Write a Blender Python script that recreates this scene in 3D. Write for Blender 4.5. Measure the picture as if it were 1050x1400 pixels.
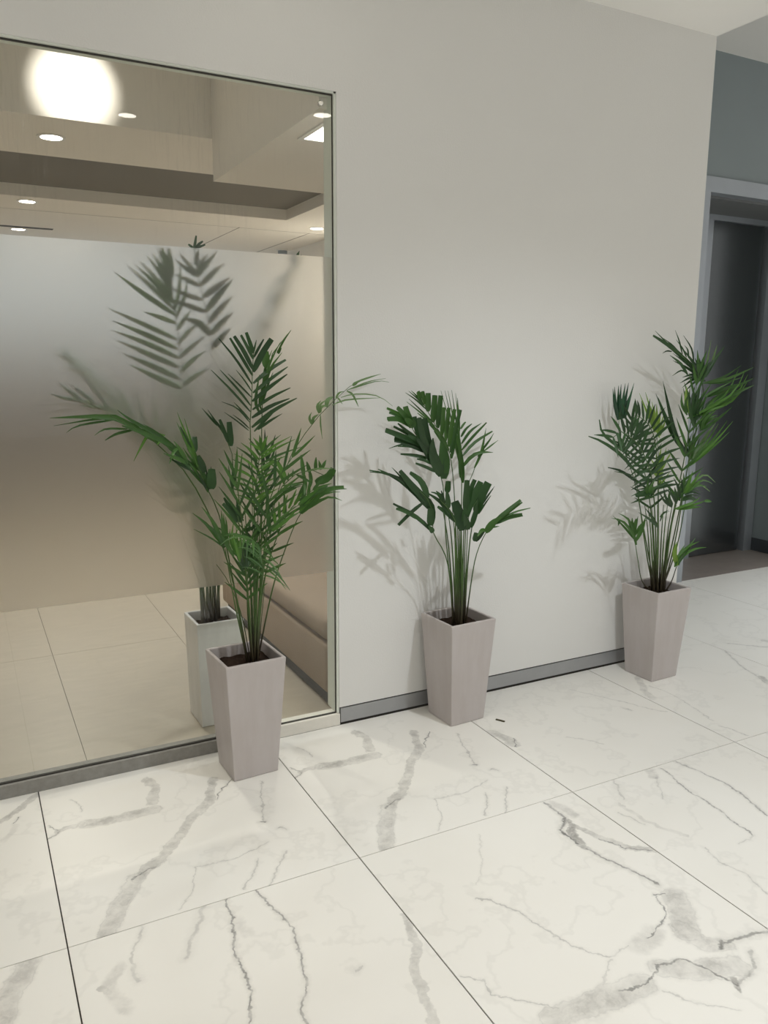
import bpy, bmesh, math, random
from mathutils import Vector, Matrix

# ---------------------------------------------------------------- scene, camera, light
for o in list(bpy.data.objects):
    bpy.data.objects.remove(o)
SC = bpy.context.scene
COL = SC.collection
SC.view_settings.view_transform = 'Standard'
SC.view_settings.look = 'None'
SC.view_settings.gamma = 1.0
SC.view_settings.use_curve_mapping = False
SC.view_settings.exposure = 0.60

CAM_POS = Vector((0.0, -2.7299, 1.4243))
RIGHT, UP, FWD = Vector((0.885850, -0.463944, 0.005146)), Vector((0.080612, 0.164822, 0.983024)), Vector((0.456916, 0.870396, -0.183407))
cd = bpy.data.cameras.new('camera')
cd.sensor_fit = 'HORIZONTAL'; cd.sensor_width = 36.0; cd.lens = 37.5884
cd.clip_start = 0.05; cd.clip_end = 60
cam = bpy.data.objects.new('camera', cd); COL.objects.link(cam)
cam.matrix_world = Matrix(((RIGHT.x, UP.x, -FWD.x, CAM_POS.x), (RIGHT.y, UP.y, -FWD.y, CAM_POS.y),
                           (RIGHT.z, UP.z, -FWD.z, CAM_POS.z), (0, 0, 0, 1)))
SC.camera = cam

world = bpy.data.worlds.new('lobby_ambient'); SC.world = world
world.use_nodes = True
bg = world.node_tree.nodes['Background']
bg.inputs['Color'].default_value = (1.0, 0.985, 0.955, 1)      # the rest of the lobby, open on the camera's side
bg.inputs['Strength'].default_value = 0.40

LOBBY_Z, ROOM_Z, LIFT_Z = 2.8387, 2.50, 3.247
# downlights: x, y, z, watts, spot angle, colour
WARM, COOL = (1.0, 0.95, 0.87), (0.90, 0.95, 1.0)
LOBBY_LIGHTS = [(0.98, -0.50, 18, WARM, 52, 0.8), (2.00, -1.85, 92, COOL, 134, 0.75), (-0.6, -1.5, 36, WARM, 96, 1.0), (1.0, -2.4, 32, WARM, 96, 1.0), (3.0, -2.6, 40, WARM, 96, 1.0)]
ROOM_LIGHTS = [(0.498, 1.739, 62), (0.517, 3.551, 56), (0.543, 4.876, 30), (2.696, 3.615, 80)]
LIFT_LIGHT = (4.4, -0.35, 58)

# ---------------------------------------------------------------- helpers
def obj(name, verts, faces, mat=None, parent=None, smooth=False):
    me = bpy.data.meshes.new(name)
    me.from_pydata([tuple(v) for v in verts], [], faces)
    me.update()
    if smooth:
        me.polygons.foreach_set('use_smooth', [True] * len(me.polygons))
    if mat: me.materials.append(mat)
    o = bpy.data.objects.new(name, me); COL.objects.link(o)
    if parent: o.parent = parent
    return o

def empty(name, loc=(0, 0, 0)):
    o = bpy.data.objects.new(name, None); COL.objects.link(o); o.location = loc
    o.empty_display_size = 0.1
    return o

def tag(o, label=None, cat=None, group=None, kind=None):
    if label: o['label'] = label
    if cat: o['category'] = cat
    if group: o['group'] = group
    if kind: o['kind'] = kind
    return o

class MB:
    def __init__(s): s.v = []; s.f = []
    def add(s, v, f):
        n = len(s.v); s.v += [tuple(p) for p in v]; s.f += [tuple(i + n for i in q) for q in f]; return s
    def box(s, x0, x1, y0, y1, z0, z1):
        return s.add([(x0, y0, z0), (x1, y0, z0), (x1, y1, z0), (x0, y1, z0), (x0, y0, z1), (x1, y0, z1), (x1, y1, z1), (x0, y1, z1)],
                     [(3, 2, 1, 0), (4, 5, 6, 7), (0, 1, 5, 4), (1, 2, 6, 5), (2, 3, 7, 6), (3, 0, 4, 7)])
    def quad(s, a, b, c, d): return s.add([a, b, c, d], [(0, 1, 2, 3)])
    def prism(s, pts, z0, z1):
        n = len(pts)
        return s.add([(x, y, z0) for x, y in pts] + [(x, y, z1) for x, y in pts],
                     [tuple(range(n))[::-1], tuple(range(n, 2 * n))] + [(i, (i + 1) % n, n + (i + 1) % n, n + i) for i in range(n)])
    def ring(s, cx, cy, z0, z1, r0, r1, n=28):
        v = []
        for k in range(n):
            c, t = math.cos(2 * math.pi * k / n), math.sin(2 * math.pi * k / n)
            v += [(cx + r0 * c, cy + r0 * t, z0), (cx + r1 * c, cy + r1 * t, z0), (cx + r1 * c, cy + r1 * t, z1), (cx + r0 * c, cy + r0 * t, z1)]
        f = []
        for k in range(n):
            a, b = 4 * k, 4 * ((k + 1) % n)
            for i in range(4): f.append((a + i, a + (i + 1) % 4, b + (i + 1) % 4, b + i))
        return s.add(v, f)
    def disc(s, cx, cy, z, r, n=28, up=False):
        v = [(cx + r * math.cos(2 * math.pi * k / n), cy + r * math.sin(2 * math.pi * k / n), z) for k in range(n)]
        return s.add(v, [tuple(range(n)) if up else tuple(range(n))[::-1]])
    def build(s, name, mat=None, parent=None, smooth=False, bevel=0, seg=2):
        o = obj(name, s.v, s.f, mat, parent, smooth)
        if bevel:
            bm = bmesh.new(); bm.from_mesh(o.data)
            bmesh.ops.bevel(bm, geom=bm.edges[:], offset=bevel, segments=seg, affect='EDGES', profile=0.5, clamp_overlap=True)
            bm.to_mesh(o.data); bm.free()
        return o

# ---------------------------------------------------------------- materials
class N:
    """tiny node-graph writer"""
    def __init__(s, name):
        s.m = bpy.data.materials.new(name); s.m.use_nodes = True
        s.t = s.m.node_tree; s.t.nodes.clear()
        s.out = s.t.nodes.new('ShaderNodeOutputMaterial')
    def n(s, kind, ins=None, **attr):
        nd = s.t.nodes.new('ShaderNode' + kind)
        for k, v in attr.items(): setattr(nd, k, v)
        for k, v in (ins or {}).items():
            if isinstance(v, bpy.types.NodeSocket): s.t.links.new(v, nd.inputs[k])
            else: nd.inputs[k].default_value = v
        return nd
    def math(s, op, a, b=0.0, clamp=False):
        return s.n('Math', {0: a, 1: b}, operation=op, use_clamp=clamp).outputs[0]
    def vec(s, op, a, b=None, out=0):
        d = {0: a}
        if b is not None: d[3 if op == 'SCALE' else 1] = b
        return s.n('VectorMath', d, operation=op).outputs[out]
    def mix(s, fac, a, b):
        nd = s.n('Mix', data_type='RGBA')
        for i, v in ((0, fac), (6, a), (7, b)):
            if isinstance(v, bpy.types.NodeSocket): s.t.links.new(v, nd.inputs[i])
            else: nd.inputs[i].default_value = v
        return nd.outputs[2]
    def ramp(s, fac, lo, hi, a=0.0, b=1.0):
        return s.n('MapRange', {0: fac, 1: lo, 2: hi, 3: a, 4: b}, interpolation_type='SMOOTHSTEP').outputs[0]
    def noise(s, vec, scale, detail=3.0, rough=0.5, out=0):
        return s.n('TexNoise', {'Vector': vec, 'Scale': scale, 'Detail': detail, 'Roughness': rough}).outputs[out]
    def principled(s, **k):
        ins = {}
        for a, v in k.items():
            ins[{'color': 'Base Color', 'rough': 'Roughness', 'metal': 'Metallic', 'spec': 'Specular IOR Level', 'normal': 'Normal',
                 'coat': 'Coat Weight', 'emit': 'Emission Color', 'estr': 'Emission Strength'}[a]] = v
        return s.n('BsdfPrincipled', ins)
    def end(s, shader):
        s.t.links.new(shader.outputs[0], s.out.inputs[0]); return s.m

def C(r, g, b):
    f = lambda c: (c / 255 / 12.92) if c / 255 <= 0.04045 else ((c / 255 + 0.055) / 1.055) ** 2.4
    return (f(r), f(g), f(b), 1.0)

def simple(name, col, rough=0.6, spec=0.5, metal=0.0, vary=0.0, scale=4.0, bump=0.0, bscale=60.0):
    g = N(name); co = g.n('TexCoord').outputs['Object']
    c = col
    if vary:
        nz = g.noise(co, scale, 4.0, 0.6)
        lo = tuple(x * (1 - vary) for x in col[:3]) + (1,); hi = tuple(min(1, x * (1 + vary)) for x in col[:3]) + (1,)
        c = g.mix(nz, lo, hi)
    k = dict(color=c, rough=rough, spec=spec, metal=metal)
    if bump:
        k['normal'] = g.n('Bump', {'Strength': bump, 'Distance': 0.004, 'Height': g.noise(co, bscale, 3.0)}).outputs[0]
    return g.end(g.principled(**k))

def emissive(name, col, s):
    g = N(name); return g.end(g.n('Emission', {'Color': col, 'Strength': s}))

M = {}
M['wall'] = simple('white_wall_paint', C(227, 226, 222), 0.75, 0.25, vary=0.02, scale=1.5, bump=0.15, bscale=160)
M['ceiling'] = simple('ceiling_paint', C(248, 246, 241), 0.85, 0.2, vary=0.02)
M['room_wall'] = simple('room_wall_paint', C(238, 233, 225), 0.8, 0.2, vary=0.02)
M['plaster'] = simple('sill_plaster', C(226, 222, 212), 0.8, 0.2, vary=0.1, scale=30)
M['brown_wall'] = simple('brown_panelling', C(66, 52, 40), 0.7, 0.3, vary=0.1)
M['mid_wall'] = simple('taupe_wall_paint', C(150, 140, 130), 0.8, 0.2)
M['recess'] = simple('recess_grey_wallpaper', C(118, 113, 104), 0.9, 0.1, vary=0.12, scale=20)
M['grout'] = simple('dark_grout', C(72, 68, 62), 0.9, 0.1)
M['steel_skirt'] = simple('brushed_metal_skirting', C(168, 169, 170), 0.42, 0.5, 0.5, vary=0.1, scale=10)
M['gap'] = simple('shadow_gap_sealant', C(70, 68, 64), 0.9, 0.1)
M['stone_skirt'] = simple('grey_stone_strip', C(140, 138, 132), 0.55, 0.4, vary=0.3, scale=40)
M['jamb'] = simple('jamb_grey_green', C(222, 226, 216), 0.6, 0.3)
M['lift_wall'] = simple('grey_wall_panel', C(136, 146, 148), 0.45, 0.4, vary=0.05)
M['lift_frame'] = simple('satin_lift_frame', C(168, 174, 180), 0.35, 0.5, 0.55, vary=0.08, scale=6)
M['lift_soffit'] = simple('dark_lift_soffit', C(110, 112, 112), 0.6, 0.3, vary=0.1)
M['lift_stone'] = simple('brown_threshold_stone', C(142, 133, 126), 0.35, 0.4, vary=0.22, scale=9)
M['dark_skirt'] = simple('dark_stone_skirting', C(70, 74, 78), 0.4, 0.4)
M['chrome'] = simple('chrome_screw', C(190, 188, 182), 0.15, 0.5, 1.0)
M['soil'] = simple('dark_soil', C(52, 40, 32), 0.95, 0.1, vary=0.6, scale=120, bump=1.0, bscale=220)
M['bench'] = simple('beige_brown_upholstery', C(160, 143, 125), 0.85, 0.2, vary=0.1, scale=9, bump=0.3, bscale=200)
M['plinth'] = simple('dark_bench_plinth', C(62, 62, 60), 0.6, 0.3)
M['trim_white'] = simple('white_trim_ring', C(235, 233, 228), 0.4, 0.4)
M['scrap'] = simple('dry_leaf_brown', C(84, 78, 60), 0.8, 0.2)
M['detector'] = simple('detector_grey', C(140, 150, 158), 0.5, 0.3)
M['lens'] = emissive('lit_downlight_lens', (1.0, 0.95, 0.86, 1), 14)
M['panel_light'] = emissive('lit_ceiling_panel', (1.0, 0.98, 0.95, 1), 5)
M['daylight'] = emissive('daylight_pane', (0.80, 0.90, 1.0, 1), 0.75)

# lift door: brushed steel
g = N('brushed_lift_steel'); co = g.n('TexCoord').outputs['Object']
st = g.noise(g.vec('MULTIPLY', co, (1.0, 1.0, 260.0)), 3.0, 2.0)
M['lift_door'] = g.end(g.principled(color=g.mix(st, C(96, 101, 104), C(118, 121, 122)), rough=0.24, metal=0.85, spec=0.5))

# planter glaze: faintly streaked off-white
def pot_mat(name, a, b, rough):
    g = N(name); co = g.n('TexCoord').outputs['Object']
    st = g.noise(g.vec('MULTIPLY', co, (14.0, 14.0, 2.2)), 2.0, 4.0, 0.6)
    cl = g.noise(co, 7.0, 3.0)
    c = g.mix(g.ramp(g.math('ADD', g.math('MULTIPLY', st, 0.6), g.math('MULTIPLY', cl, 0.4)), 0.35, 0.65), a, b)
    bp = g.n('Bump', {'Strength': 0.08, 'Distance': 0.003, 'Height': g.noise(co, 40.0, 3.0)}).outputs[0]
    return g.end(g.principled(color=c, rough=rough, spec=0.4, normal=bp))
M['pot'] = pot_mat('off_white_planter', C(184, 176, 172), C(190, 183, 180), 0.5)
M['pot_glossy'] = pot_mat('glossy_white_planter', C(214, 212, 210), C(224, 223, 222), 0.25)

# leaves and stalks
def leaf(name, a, b, trans, rough=0.42):
    g = N(name); co = g.n('TexCoord').outputs['Object']
    rnd = g.n('ObjectInfo').outputs['Random']
    c = g.mix(g.math('ADD', g.math('MULTIPLY', rnd, 0.7), g.math('MULTIPLY', g.noise(co, 25.0, 2.0), 0.3)), a, b)
    p = g.principled(color=c, rough=rough, spec=0.45)
    t = g.n('BsdfTranslucent', {'Color': g.vec('SCALE', c, 1.25)})
    mx = g.n('MixShader', {0: trans, 1: p.outputs[0], 2: t.outputs[0]})
    return g.end(mx)
M['dark'] = leaf('dark_green_leaf', C(28, 54, 26), C(48, 84, 38), 0.15)
M['mid'] = leaf('mid_green_leaf', C(42, 77, 32), C(72, 112, 46), 0.22)
M['bright'] = leaf('bright_green_leaf', C(58, 102, 36), C(94, 140, 54), 0.28)
M['yellow'] = leaf('yellow_green_leaf', C(112, 148, 60), C(150, 178, 84), 0.4)
M['pale'] = leaf('pale_leaf_and_glint', C(84, 116, 66), C(120, 148, 96), 0.3)  # pale leaves, and glints painted as thin leaf strips on the lift palm
M['blue'] = leaf('glossy_blue_green_leaf', C(34, 66, 46), C(56, 96, 66), 0.12, 0.22)
g = N('palm_stalk'); co = g.n('TexCoord').outputs['Generated']
gz = g.n('SeparateXYZ', {0: g.n('NewGeometry').outputs['Position']}).outputs[2]
M['stalk'] = g.end(g.principled(color=g.mix(g.ramp(gz, 0.42, 0.62), C(58, 50, 34), C(64, 92, 40)), rough=0.5, spec=0.4))

# clear glass with dusty streaks, and the frosted film
g = N('clear_glass'); co = g.n('TexCoord').outputs['Object']
tr = g.n('BsdfTransparent', {'Color': (0.955, 0.965, 0.945, 1)})
gl = g.n('BsdfGlossy', {'Color': (1, 1, 1, 1), 'Roughness': 0.0})
fr_ = g.n('Fresnel', {'IOR': 1.5})
ff = g.math('MULTIPLY', fr_.outputs[0], g.math('SUBTRACT', 1.0, g.n('NewGeometry').outputs['Backfacing']))
m1 = g.n('MixShader', {0: ff, 1: tr.outputs[0], 2: gl.outputs[0]})
stk = g.noise(g.vec('MULTIPLY', co, (1.0, 1.0, 0.07)), 110.0, 3.0, 0.7)
ptc = g.noise(co, 1.6, 2.0)
df = g.n('BsdfDiffuse', {'Color': (0.8, 0.78, 0.74, 1)})
hz_ = g.n('SeparateXYZ', {0: co}).outputs[2]
fac = g.math('MULTIPLY', g.ramp(hz_, 1.78, 1.9), g.math('MULTIPLY', g.ramp(stk, 0.5, 0.75), g.ramp(ptc, 0.4, 0.65, 0.02, 0.10)))
M['glass'] = g.end(g.n('MixShader', {0: g.math('ADD', fac, 0.012), 1: m1.outputs[0], 2: df.outputs[0]}))

g = N('frosted_film')
rf = g.n('BsdfRefraction', {'Color': (0.95, 0.93, 0.90, 1), 'Roughness': 0.58, 'IOR': 1.30})
d1 = g.n('BsdfDiffuse', {'Color': (0.78, 0.75, 0.71, 1)})
t1 = g.n('BsdfTranslucent', {'Color': (0.78, 0.75, 0.71, 1)})
dd = g.n('MixShader', {0: 0.4, 1: d1.outputs[0], 2: t1.outputs[0]})
M['frost'] = g.end(g.n('MixShader', {0: 0.09, 1: rf.outputs[0], 2: dd.outputs[0]}))

PALMS = {
'front': [
  {'p':[[0.841,-0.15,0.4],[0.86,-0.14,0.817],[0.855,-0.13,1.193],[0.864,-0.13,1.308],[0.868,-0.13,1.391],[0.873,-0.13,1.452]],'n':0,'L':0.1,'t0':0.5,'a':(40,10),'w':0.01,'d':0.0,'s':'LR','m':'dark','r':0.003,'bl':0,'pr':(1,1,1),'j':1,'lf':[[[[0.873,-0.13,1.452],[0.861,-0.13,1.488],[0.85,-0.13,1.519]],0.0137,0.8],[[[0.872,-0.13,1.433],[0.845,-0.151,1.473],[0.818,-0.172,1.509]],0.0109,0.8],[[[0.87,-0.13,1.399],[0.833,-0.151,1.458],[0.795,-0.173,1.505]],0.0145,0.8],[[[0.868,-0.13,1.379],[0.832,-0.128,1.44],[0.796,-0.125,1.5]],0.011,0.7],[[[0.866,-0.13,1.35],[0.816,-0.116,1.433],[0.766,-0.101,1.498]],0.0083,0.4],[[[0.864,-0.13,1.327],[0.839,-0.129,1.365],[0.813,-0.128,1.397]],0.0051,0.25],[[[0.862,-0.13,1.308],[0.818,-0.149,1.347],[0.773,-0.167,1.386]],0.006,0.25],[[[0.859,-0.13,1.28],[0.82,-0.134,1.329],[0.756,-0.138,1.398]],0.0078,0.25],[[[0.857,-0.13,1.26],[0.789,-0.153,1.33],[0.716,-0.175,1.398]],0.0078,0.25],[[[0.855,-0.13,1.232],[0.823,-0.148,1.264],[0.791,-0.165,1.294]],0.006,0.25],[[[0.854,-0.13,1.225],[0.805,-0.154,1.273],[0.746,-0.178,1.297]],0.0051,0.25],[[[0.852,-0.13,1.204],[0.823,-0.137,1.23],[0.793,-0.143,1.252]],0.0051,0.25],[[[0.85,-0.13,1.197],[0.811,-0.121,1.231],[0.773,-0.113,1.259]],0.0051,0.25],[[[0.873,-0.13,1.452],[0.879,-0.13,1.475],[0.885,-0.129,1.495]],0.006,0.25],[[[0.874,-0.13,1.438],[0.893,-0.129,1.47],[0.911,-0.127,1.498]],0.0092,0.5],[[[0.871,-0.13,1.391],[0.899,-0.144,1.451],[0.928,-0.158,1.498]],0.0211,0.95],[[[0.87,-0.13,1.353],[0.934,-0.115,1.398],[0.998,-0.1,1.431]],0.0136,0.6],[[[0.868,-0.13,1.322],[0.932,-0.127,1.367],[0.996,-0.123,1.408]],0.0126,0.25],[[[0.865,-0.13,1.294],[0.922,-0.146,1.341],[0.979,-0.162,1.384]],0.0139,0.25],[[[0.865,-0.13,1.266],[0.925,-0.152,1.308],[0.985,-0.174,1.339]],0.0112,0.25],[[[0.862,-0.13,1.239],[0.926,-0.139,1.277],[0.991,-0.148,1.302]],0.0136,0.25],[[[0.861,-0.13,1.207],[0.939,-0.14,1.264],[1.017,-0.149,1.303]],0.0141,0.25],[[[0.869,-0.13,1.193],[0.915,-0.121,1.232],[0.968,-0.112,1.276]],0.0096,0],[[[0.882,-0.13,1.199],[0.917,-0.155,1.229],[0.952,-0.18,1.254]],0.0096,0]]},
  {'p':[[0.861,-0.13,0.39],[0.895,-0.1,0.806],[0.906,-0.1,1.189],[0.904,-0.1,1.257],[0.923,-0.11,1.349],[0.932,-0.12,1.425],[0.956,-0.13,1.477],[0.99,-0.14,1.515]],'n':0,'L':0.1,'t0':0.5,'a':(40,10),'w':0.01,'d':0.0,'s':'LR','m':'mid','r':0.003,'bl':0,'pr':(1,1,1),'j':1,'lf':[[[[0.898,-0.11,1.25],[0.879,-0.124,1.294],[0.889,-0.138,1.382]],0.0107,0],[[[0.903,-0.11,1.265],[0.903,-0.096,1.293],[0.94,-0.082,1.381]],0.0103,0],[[[0.903,-0.11,1.279],[0.911,-0.103,1.332],[0.924,-0.096,1.395]],0.0107,0],[[[0.91,-0.11,1.292],[0.919,-0.123,1.336],[0.938,-0.136,1.389]],0.0087,0],[[[0.91,-0.11,1.335],[0.925,-0.1,1.406],[0.953,-0.089,1.463]],0.0098,0],[[[0.916,-0.11,1.342],[0.929,-0.127,1.416],[0.964,-0.143,1.49]],0.0087,0],[[[0.921,-0.11,1.348],[0.936,-0.119,1.403],[0.974,-0.128,1.455]],0.0089,0],[[[0.924,-0.11,1.404],[0.926,-0.101,1.433],[0.928,-0.092,1.458]],0.0271,0.9],[[[0.963,-0.11,1.453],[0.981,-0.131,1.496],[0.999,-0.152,1.529]],0.0066,0.25],[[[0.966,-0.11,1.453],[0.966,-0.127,1.462],[0.967,-0.143,1.47]],0.0121,0.25]]},
  {'p':[[0.816,-0.17,0.411],[0.745,-0.2,0.766],[0.63,-0.24,1.042],[0.525,-0.28,1.168],[0.457,-0.31,1.225],[0.373,-0.34,1.272]],'n':0,'L':0.1,'t0':0.5,'a':(40,10),'w':0.01,'d':0.0,'s':'LR','m':'mid','r':0.003,'bl':0,'pr':(1,1,1),'j':1,'lf':[[[[0.538,-0.28,1.19],[0.448,-0.282,1.232],[0.387,-0.284,1.256]],0.0099,0],[[[0.523,-0.28,1.203],[0.441,-0.301,1.252],[0.397,-0.322,1.286]],0.0112,0],[[[0.521,-0.28,1.18],[0.412,-0.299,1.255],[0.348,-0.318,1.268],[0.214,-0.338,1.269]],0.0171,0],[[[0.47,-0.28,1.232],[0.374,-0.274,1.259],[0.23,-0.268,1.242]],0.0069,0],[[[0.392,-0.28,1.255],[0.291,-0.316,1.244],[0.253,-0.351,1.228]],0.0067,0],[[[0.43,-0.28,1.227],[0.364,-0.305,1.231],[0.33,-0.331,1.216]],0.0068,0],[[[0.446,-0.28,1.224],[0.397,-0.284,1.214],[0.364,-0.288,1.197]],0.0085,0.3],[[[0.463,-0.28,1.236],[0.453,-0.265,1.231],[0.439,-0.251,1.216]],0.0092,0.25],[[[0.539,-0.28,1.204],[0.494,-0.28,1.21],[0.467,-0.281,1.174],[0.443,-0.281,1.131]],0.0087,0,'bright'],[[[0.53,-0.28,1.188],[0.517,-0.302,1.187],[0.504,-0.324,1.181]],0.0065,0,'bright'],[[[0.579,-0.28,1.165],[0.556,-0.307,1.156],[0.536,-0.334,1.124]],0.0104,0,'bright'],[[[0.605,-0.28,1.115],[0.559,-0.319,1.139],[0.514,-0.358,1.159]],0.0125,0],[[[0.603,-0.28,1.121],[0.566,-0.291,1.152],[0.528,-0.303,1.182]],0.0123,0],[[[0.601,-0.28,1.126],[0.576,-0.308,1.161],[0.551,-0.337,1.192]],0.0124,0],[[[0.612,-0.28,1.094],[0.579,-0.283,1.116],[0.546,-0.287,1.136]],0.0105,0,'dark'],[[[0.611,-0.28,1.099],[0.575,-0.297,1.138],[0.539,-0.314,1.168]],0.0105,0,'dark'],[[[0.609,-0.28,1.104],[0.596,-0.257,1.136],[0.583,-0.234,1.163]],0.0118,0,'dark'],[[[0.598,-0.28,1.136],[0.512,-0.276,1.198],[0.466,-0.272,1.213]],0.0125,0],[[[0.584,-0.28,1.15],[0.506,-0.283,1.219],[0.476,-0.285,1.24]],0.0121,0],[[[0.562,-0.28,1.17],[0.487,-0.311,1.209],[0.404,-0.342,1.242]],0.0151,0.25]]},
  {'p':[[0.814,-0.16,0.408],[0.764,-0.18,0.709],[0.72,-0.2,0.929],[0.679,-0.22,1.019],[0.654,-0.23,1.079],[0.634,-0.24,1.13]],'n':0,'L':0.1,'t0':0.5,'a':(40,10),'w':0.01,'d':0.0,'s':'LR','m':'dark','r':0.003,'bl':0,'pr':(1,1,1),'j':1,'lf':[[[[0.658,-0.22,1.08],[0.622,-0.245,1.147],[0.578,-0.269,1.242]],0.0088,0,'bright'],[[[0.657,-0.22,1.09],[0.624,-0.233,1.169],[0.586,-0.246,1.271]],0.0084,0,'bright'],[[[0.655,-0.22,1.099],[0.637,-0.218,1.16],[0.615,-0.216,1.249]],0.0076,0,'bright'],[[[0.639,-0.22,1.128],[0.615,-0.237,1.178],[0.592,-0.254,1.227]],0.013,0.25],[[[0.643,-0.22,1.143],[0.646,-0.209,1.168],[0.649,-0.198,1.189]],0.0189,0.9],[[[0.669,-0.22,1.077],[0.659,-0.227,1.108],[0.648,-0.235,1.134]],0.0238,0.5],[[[0.692,-0.22,1.022],[0.69,-0.232,1.059],[0.688,-0.244,1.091]],0.0305,0.8],[[[0.68,-0.22,1.014],[0.658,-0.237,1.054],[0.636,-0.254,1.089]],0.0094,0],[[[0.682,-0.22,1.017],[0.673,-0.213,1.06],[0.663,-0.206,1.095]],0.0092,0],[[[0.683,-0.22,1.021],[0.682,-0.21,1.059],[0.681,-0.2,1.094]],0.009,0],[[[0.685,-0.22,1.024],[0.689,-0.222,1.061],[0.692,-0.223,1.095]],0.0084,0],[[[0.68,-0.22,1.012],[0.649,-0.24,1.07],[0.603,-0.259,1.128]],0.0088,0,'mid'],[[[0.679,-0.22,1.019],[0.655,-0.225,1.085],[0.616,-0.23,1.156]],0.0077,0,'mid'],[[[0.678,-0.22,1.027],[0.669,-0.212,1.08],[0.648,-0.203,1.14]],0.0091,0,'mid'],[[[0.667,-0.22,1.036],[0.62,-0.211,1.095],[0.59,-0.202,1.121]],0.0084,0,'mid'],[[[0.661,-0.22,1.049],[0.627,-0.217,1.105],[0.607,-0.213,1.14]],0.0076,0,'mid'],[[[0.659,-0.22,1.079],[0.622,-0.207,1.115],[0.6,-0.194,1.134]],0.0089,0,'mid'],[[[0.654,-0.22,1.088],[0.62,-0.234,1.13],[0.6,-0.248,1.161]],0.008,0,'mid']]},
  {'p':[[0.813,-0.18,0.428],[0.753,-0.24,0.624],[0.701,-0.32,0.846]],'n':0,'L':0.1,'t0':0.5,'a':(40,10),'w':0.01,'d':0.0,'s':'LR','m':'mid','r':0.003,'bl':0,'pr':(1,1,1),'j':1,'lf':[[[[0.697,-0.32,0.852],[0.641,-0.342,0.93],[0.591,-0.363,0.976]],0.0121,0],[[[0.697,-0.32,0.849],[0.653,-0.347,0.887],[0.59,-0.374,0.929]],0.0058,0],[[[0.696,-0.32,0.865],[0.657,-0.352,0.94],[0.614,-0.385,0.997]],0.0121,0],[[[0.697,-0.32,0.862],[0.671,-0.32,0.917],[0.648,-0.32,0.965]],0.0114,0],[[[0.7,-0.32,0.858],[0.693,-0.33,0.911],[0.687,-0.34,0.972]],0.0122,0],[[[0.703,-0.32,0.858],[0.708,-0.32,0.908],[0.706,-0.319,0.948]],0.0091,0],[[[0.715,-0.32,0.838],[0.702,-0.318,0.908],[0.701,-0.317,0.957]],0.0115,0],[[[0.736,-0.32,0.821],[0.721,-0.31,0.867],[0.724,-0.3,0.903]],0.008,0,'bright'],[[[0.737,-0.32,0.826],[0.73,-0.301,0.877],[0.742,-0.283,0.92]],0.0082,0,'bright'],[[[0.739,-0.32,0.831],[0.733,-0.317,0.876],[0.749,-0.313,0.907]],0.0077,0,'bright'],[[[0.748,-0.32,0.797],[0.728,-0.344,0.862],[0.711,-0.368,0.897]],0.0089,0,'bright'],[[[0.749,-0.32,0.802],[0.739,-0.328,0.868],[0.733,-0.337,0.918]],0.0075,0,'bright'],[[[0.751,-0.32,0.808],[0.742,-0.345,0.866],[0.741,-0.37,0.898]],0.0091,0,'bright'],[[[0.7,-0.32,0.849],[0.661,-0.354,0.909],[0.608,-0.389,0.96]],0.0113,0],[[[0.727,-0.32,0.818],[0.698,-0.329,0.873],[0.666,-0.337,0.921]],0.0131,0]]},
  {'p':[[0.822,-0.2,0.42],[0.789,-0.26,0.7],[0.761,-0.3,0.859],[0.748,-0.31,0.945]],'n':0,'L':0.1,'t0':0.5,'a':(40,10),'w':0.01,'d':0.0,'s':'LR','m':'dark','r':0.003,'bl':0,'pr':(1,1,1),'j':1,'lf':[[[[0.764,-0.28,0.775],[0.75,-0.291,0.808],[0.737,-0.303,0.835]],0.0082,0],[[[0.766,-0.28,0.782],[0.761,-0.299,0.814],[0.756,-0.319,0.845]],0.0087,0],[[[0.756,-0.28,0.918],[0.732,-0.284,0.954],[0.707,-0.289,0.984]],0.0149,0.8],[[[0.769,-0.28,0.917],[0.74,-0.271,0.959],[0.719,-0.263,0.998]],0.0175,0.4],[[[0.776,-0.28,0.921],[0.75,-0.277,0.956],[0.737,-0.275,0.985]],0.0092,0],[[[0.775,-0.28,0.93],[0.763,-0.267,0.959],[0.762,-0.254,0.994]],0.0091,0],[[[0.776,-0.28,0.794],[0.772,-0.285,0.83],[0.767,-0.291,0.859]],0.009,0],[[[0.778,-0.28,0.797],[0.776,-0.301,0.837],[0.773,-0.323,0.876]],0.0088,0],[[[0.781,-0.28,0.8],[0.789,-0.284,0.829],[0.797,-0.288,0.856]],0.0096,0],[[[0.769,-0.28,0.755],[0.762,-0.276,0.788],[0.754,-0.272,0.817]],0.0081,0],[[[0.771,-0.28,0.758],[0.767,-0.284,0.8],[0.763,-0.288,0.835]],0.009,0],[[[0.772,-0.28,0.762],[0.776,-0.282,0.79],[0.781,-0.285,0.817]],0.0096,0],[[[0.782,-0.28,0.761],[0.78,-0.29,0.797],[0.779,-0.3,0.827]],0.0088,0],[[[0.786,-0.28,0.766],[0.8,-0.269,0.787],[0.814,-0.258,0.806]],0.0097,0],[[[0.795,-0.28,0.884],[0.798,-0.271,0.905],[0.801,-0.262,0.922]],0.0079,0],[[[0.8,-0.28,0.887],[0.81,-0.284,0.904],[0.82,-0.288,0.918]],0.0093,0],[[[0.781,-0.28,0.884],[0.788,-0.297,0.896],[0.796,-0.314,0.905]],0.0134,0.25],[[[0.803,-0.28,0.864],[0.816,-0.285,0.889],[0.828,-0.29,0.911]],0.0094,0],[[[0.81,-0.28,0.866],[0.824,-0.304,0.888],[0.837,-0.328,0.904]],0.008,0],[[[0.821,-0.28,0.935],[0.832,-0.284,0.959],[0.843,-0.289,0.98]],0.0152,0.25]]},
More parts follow.
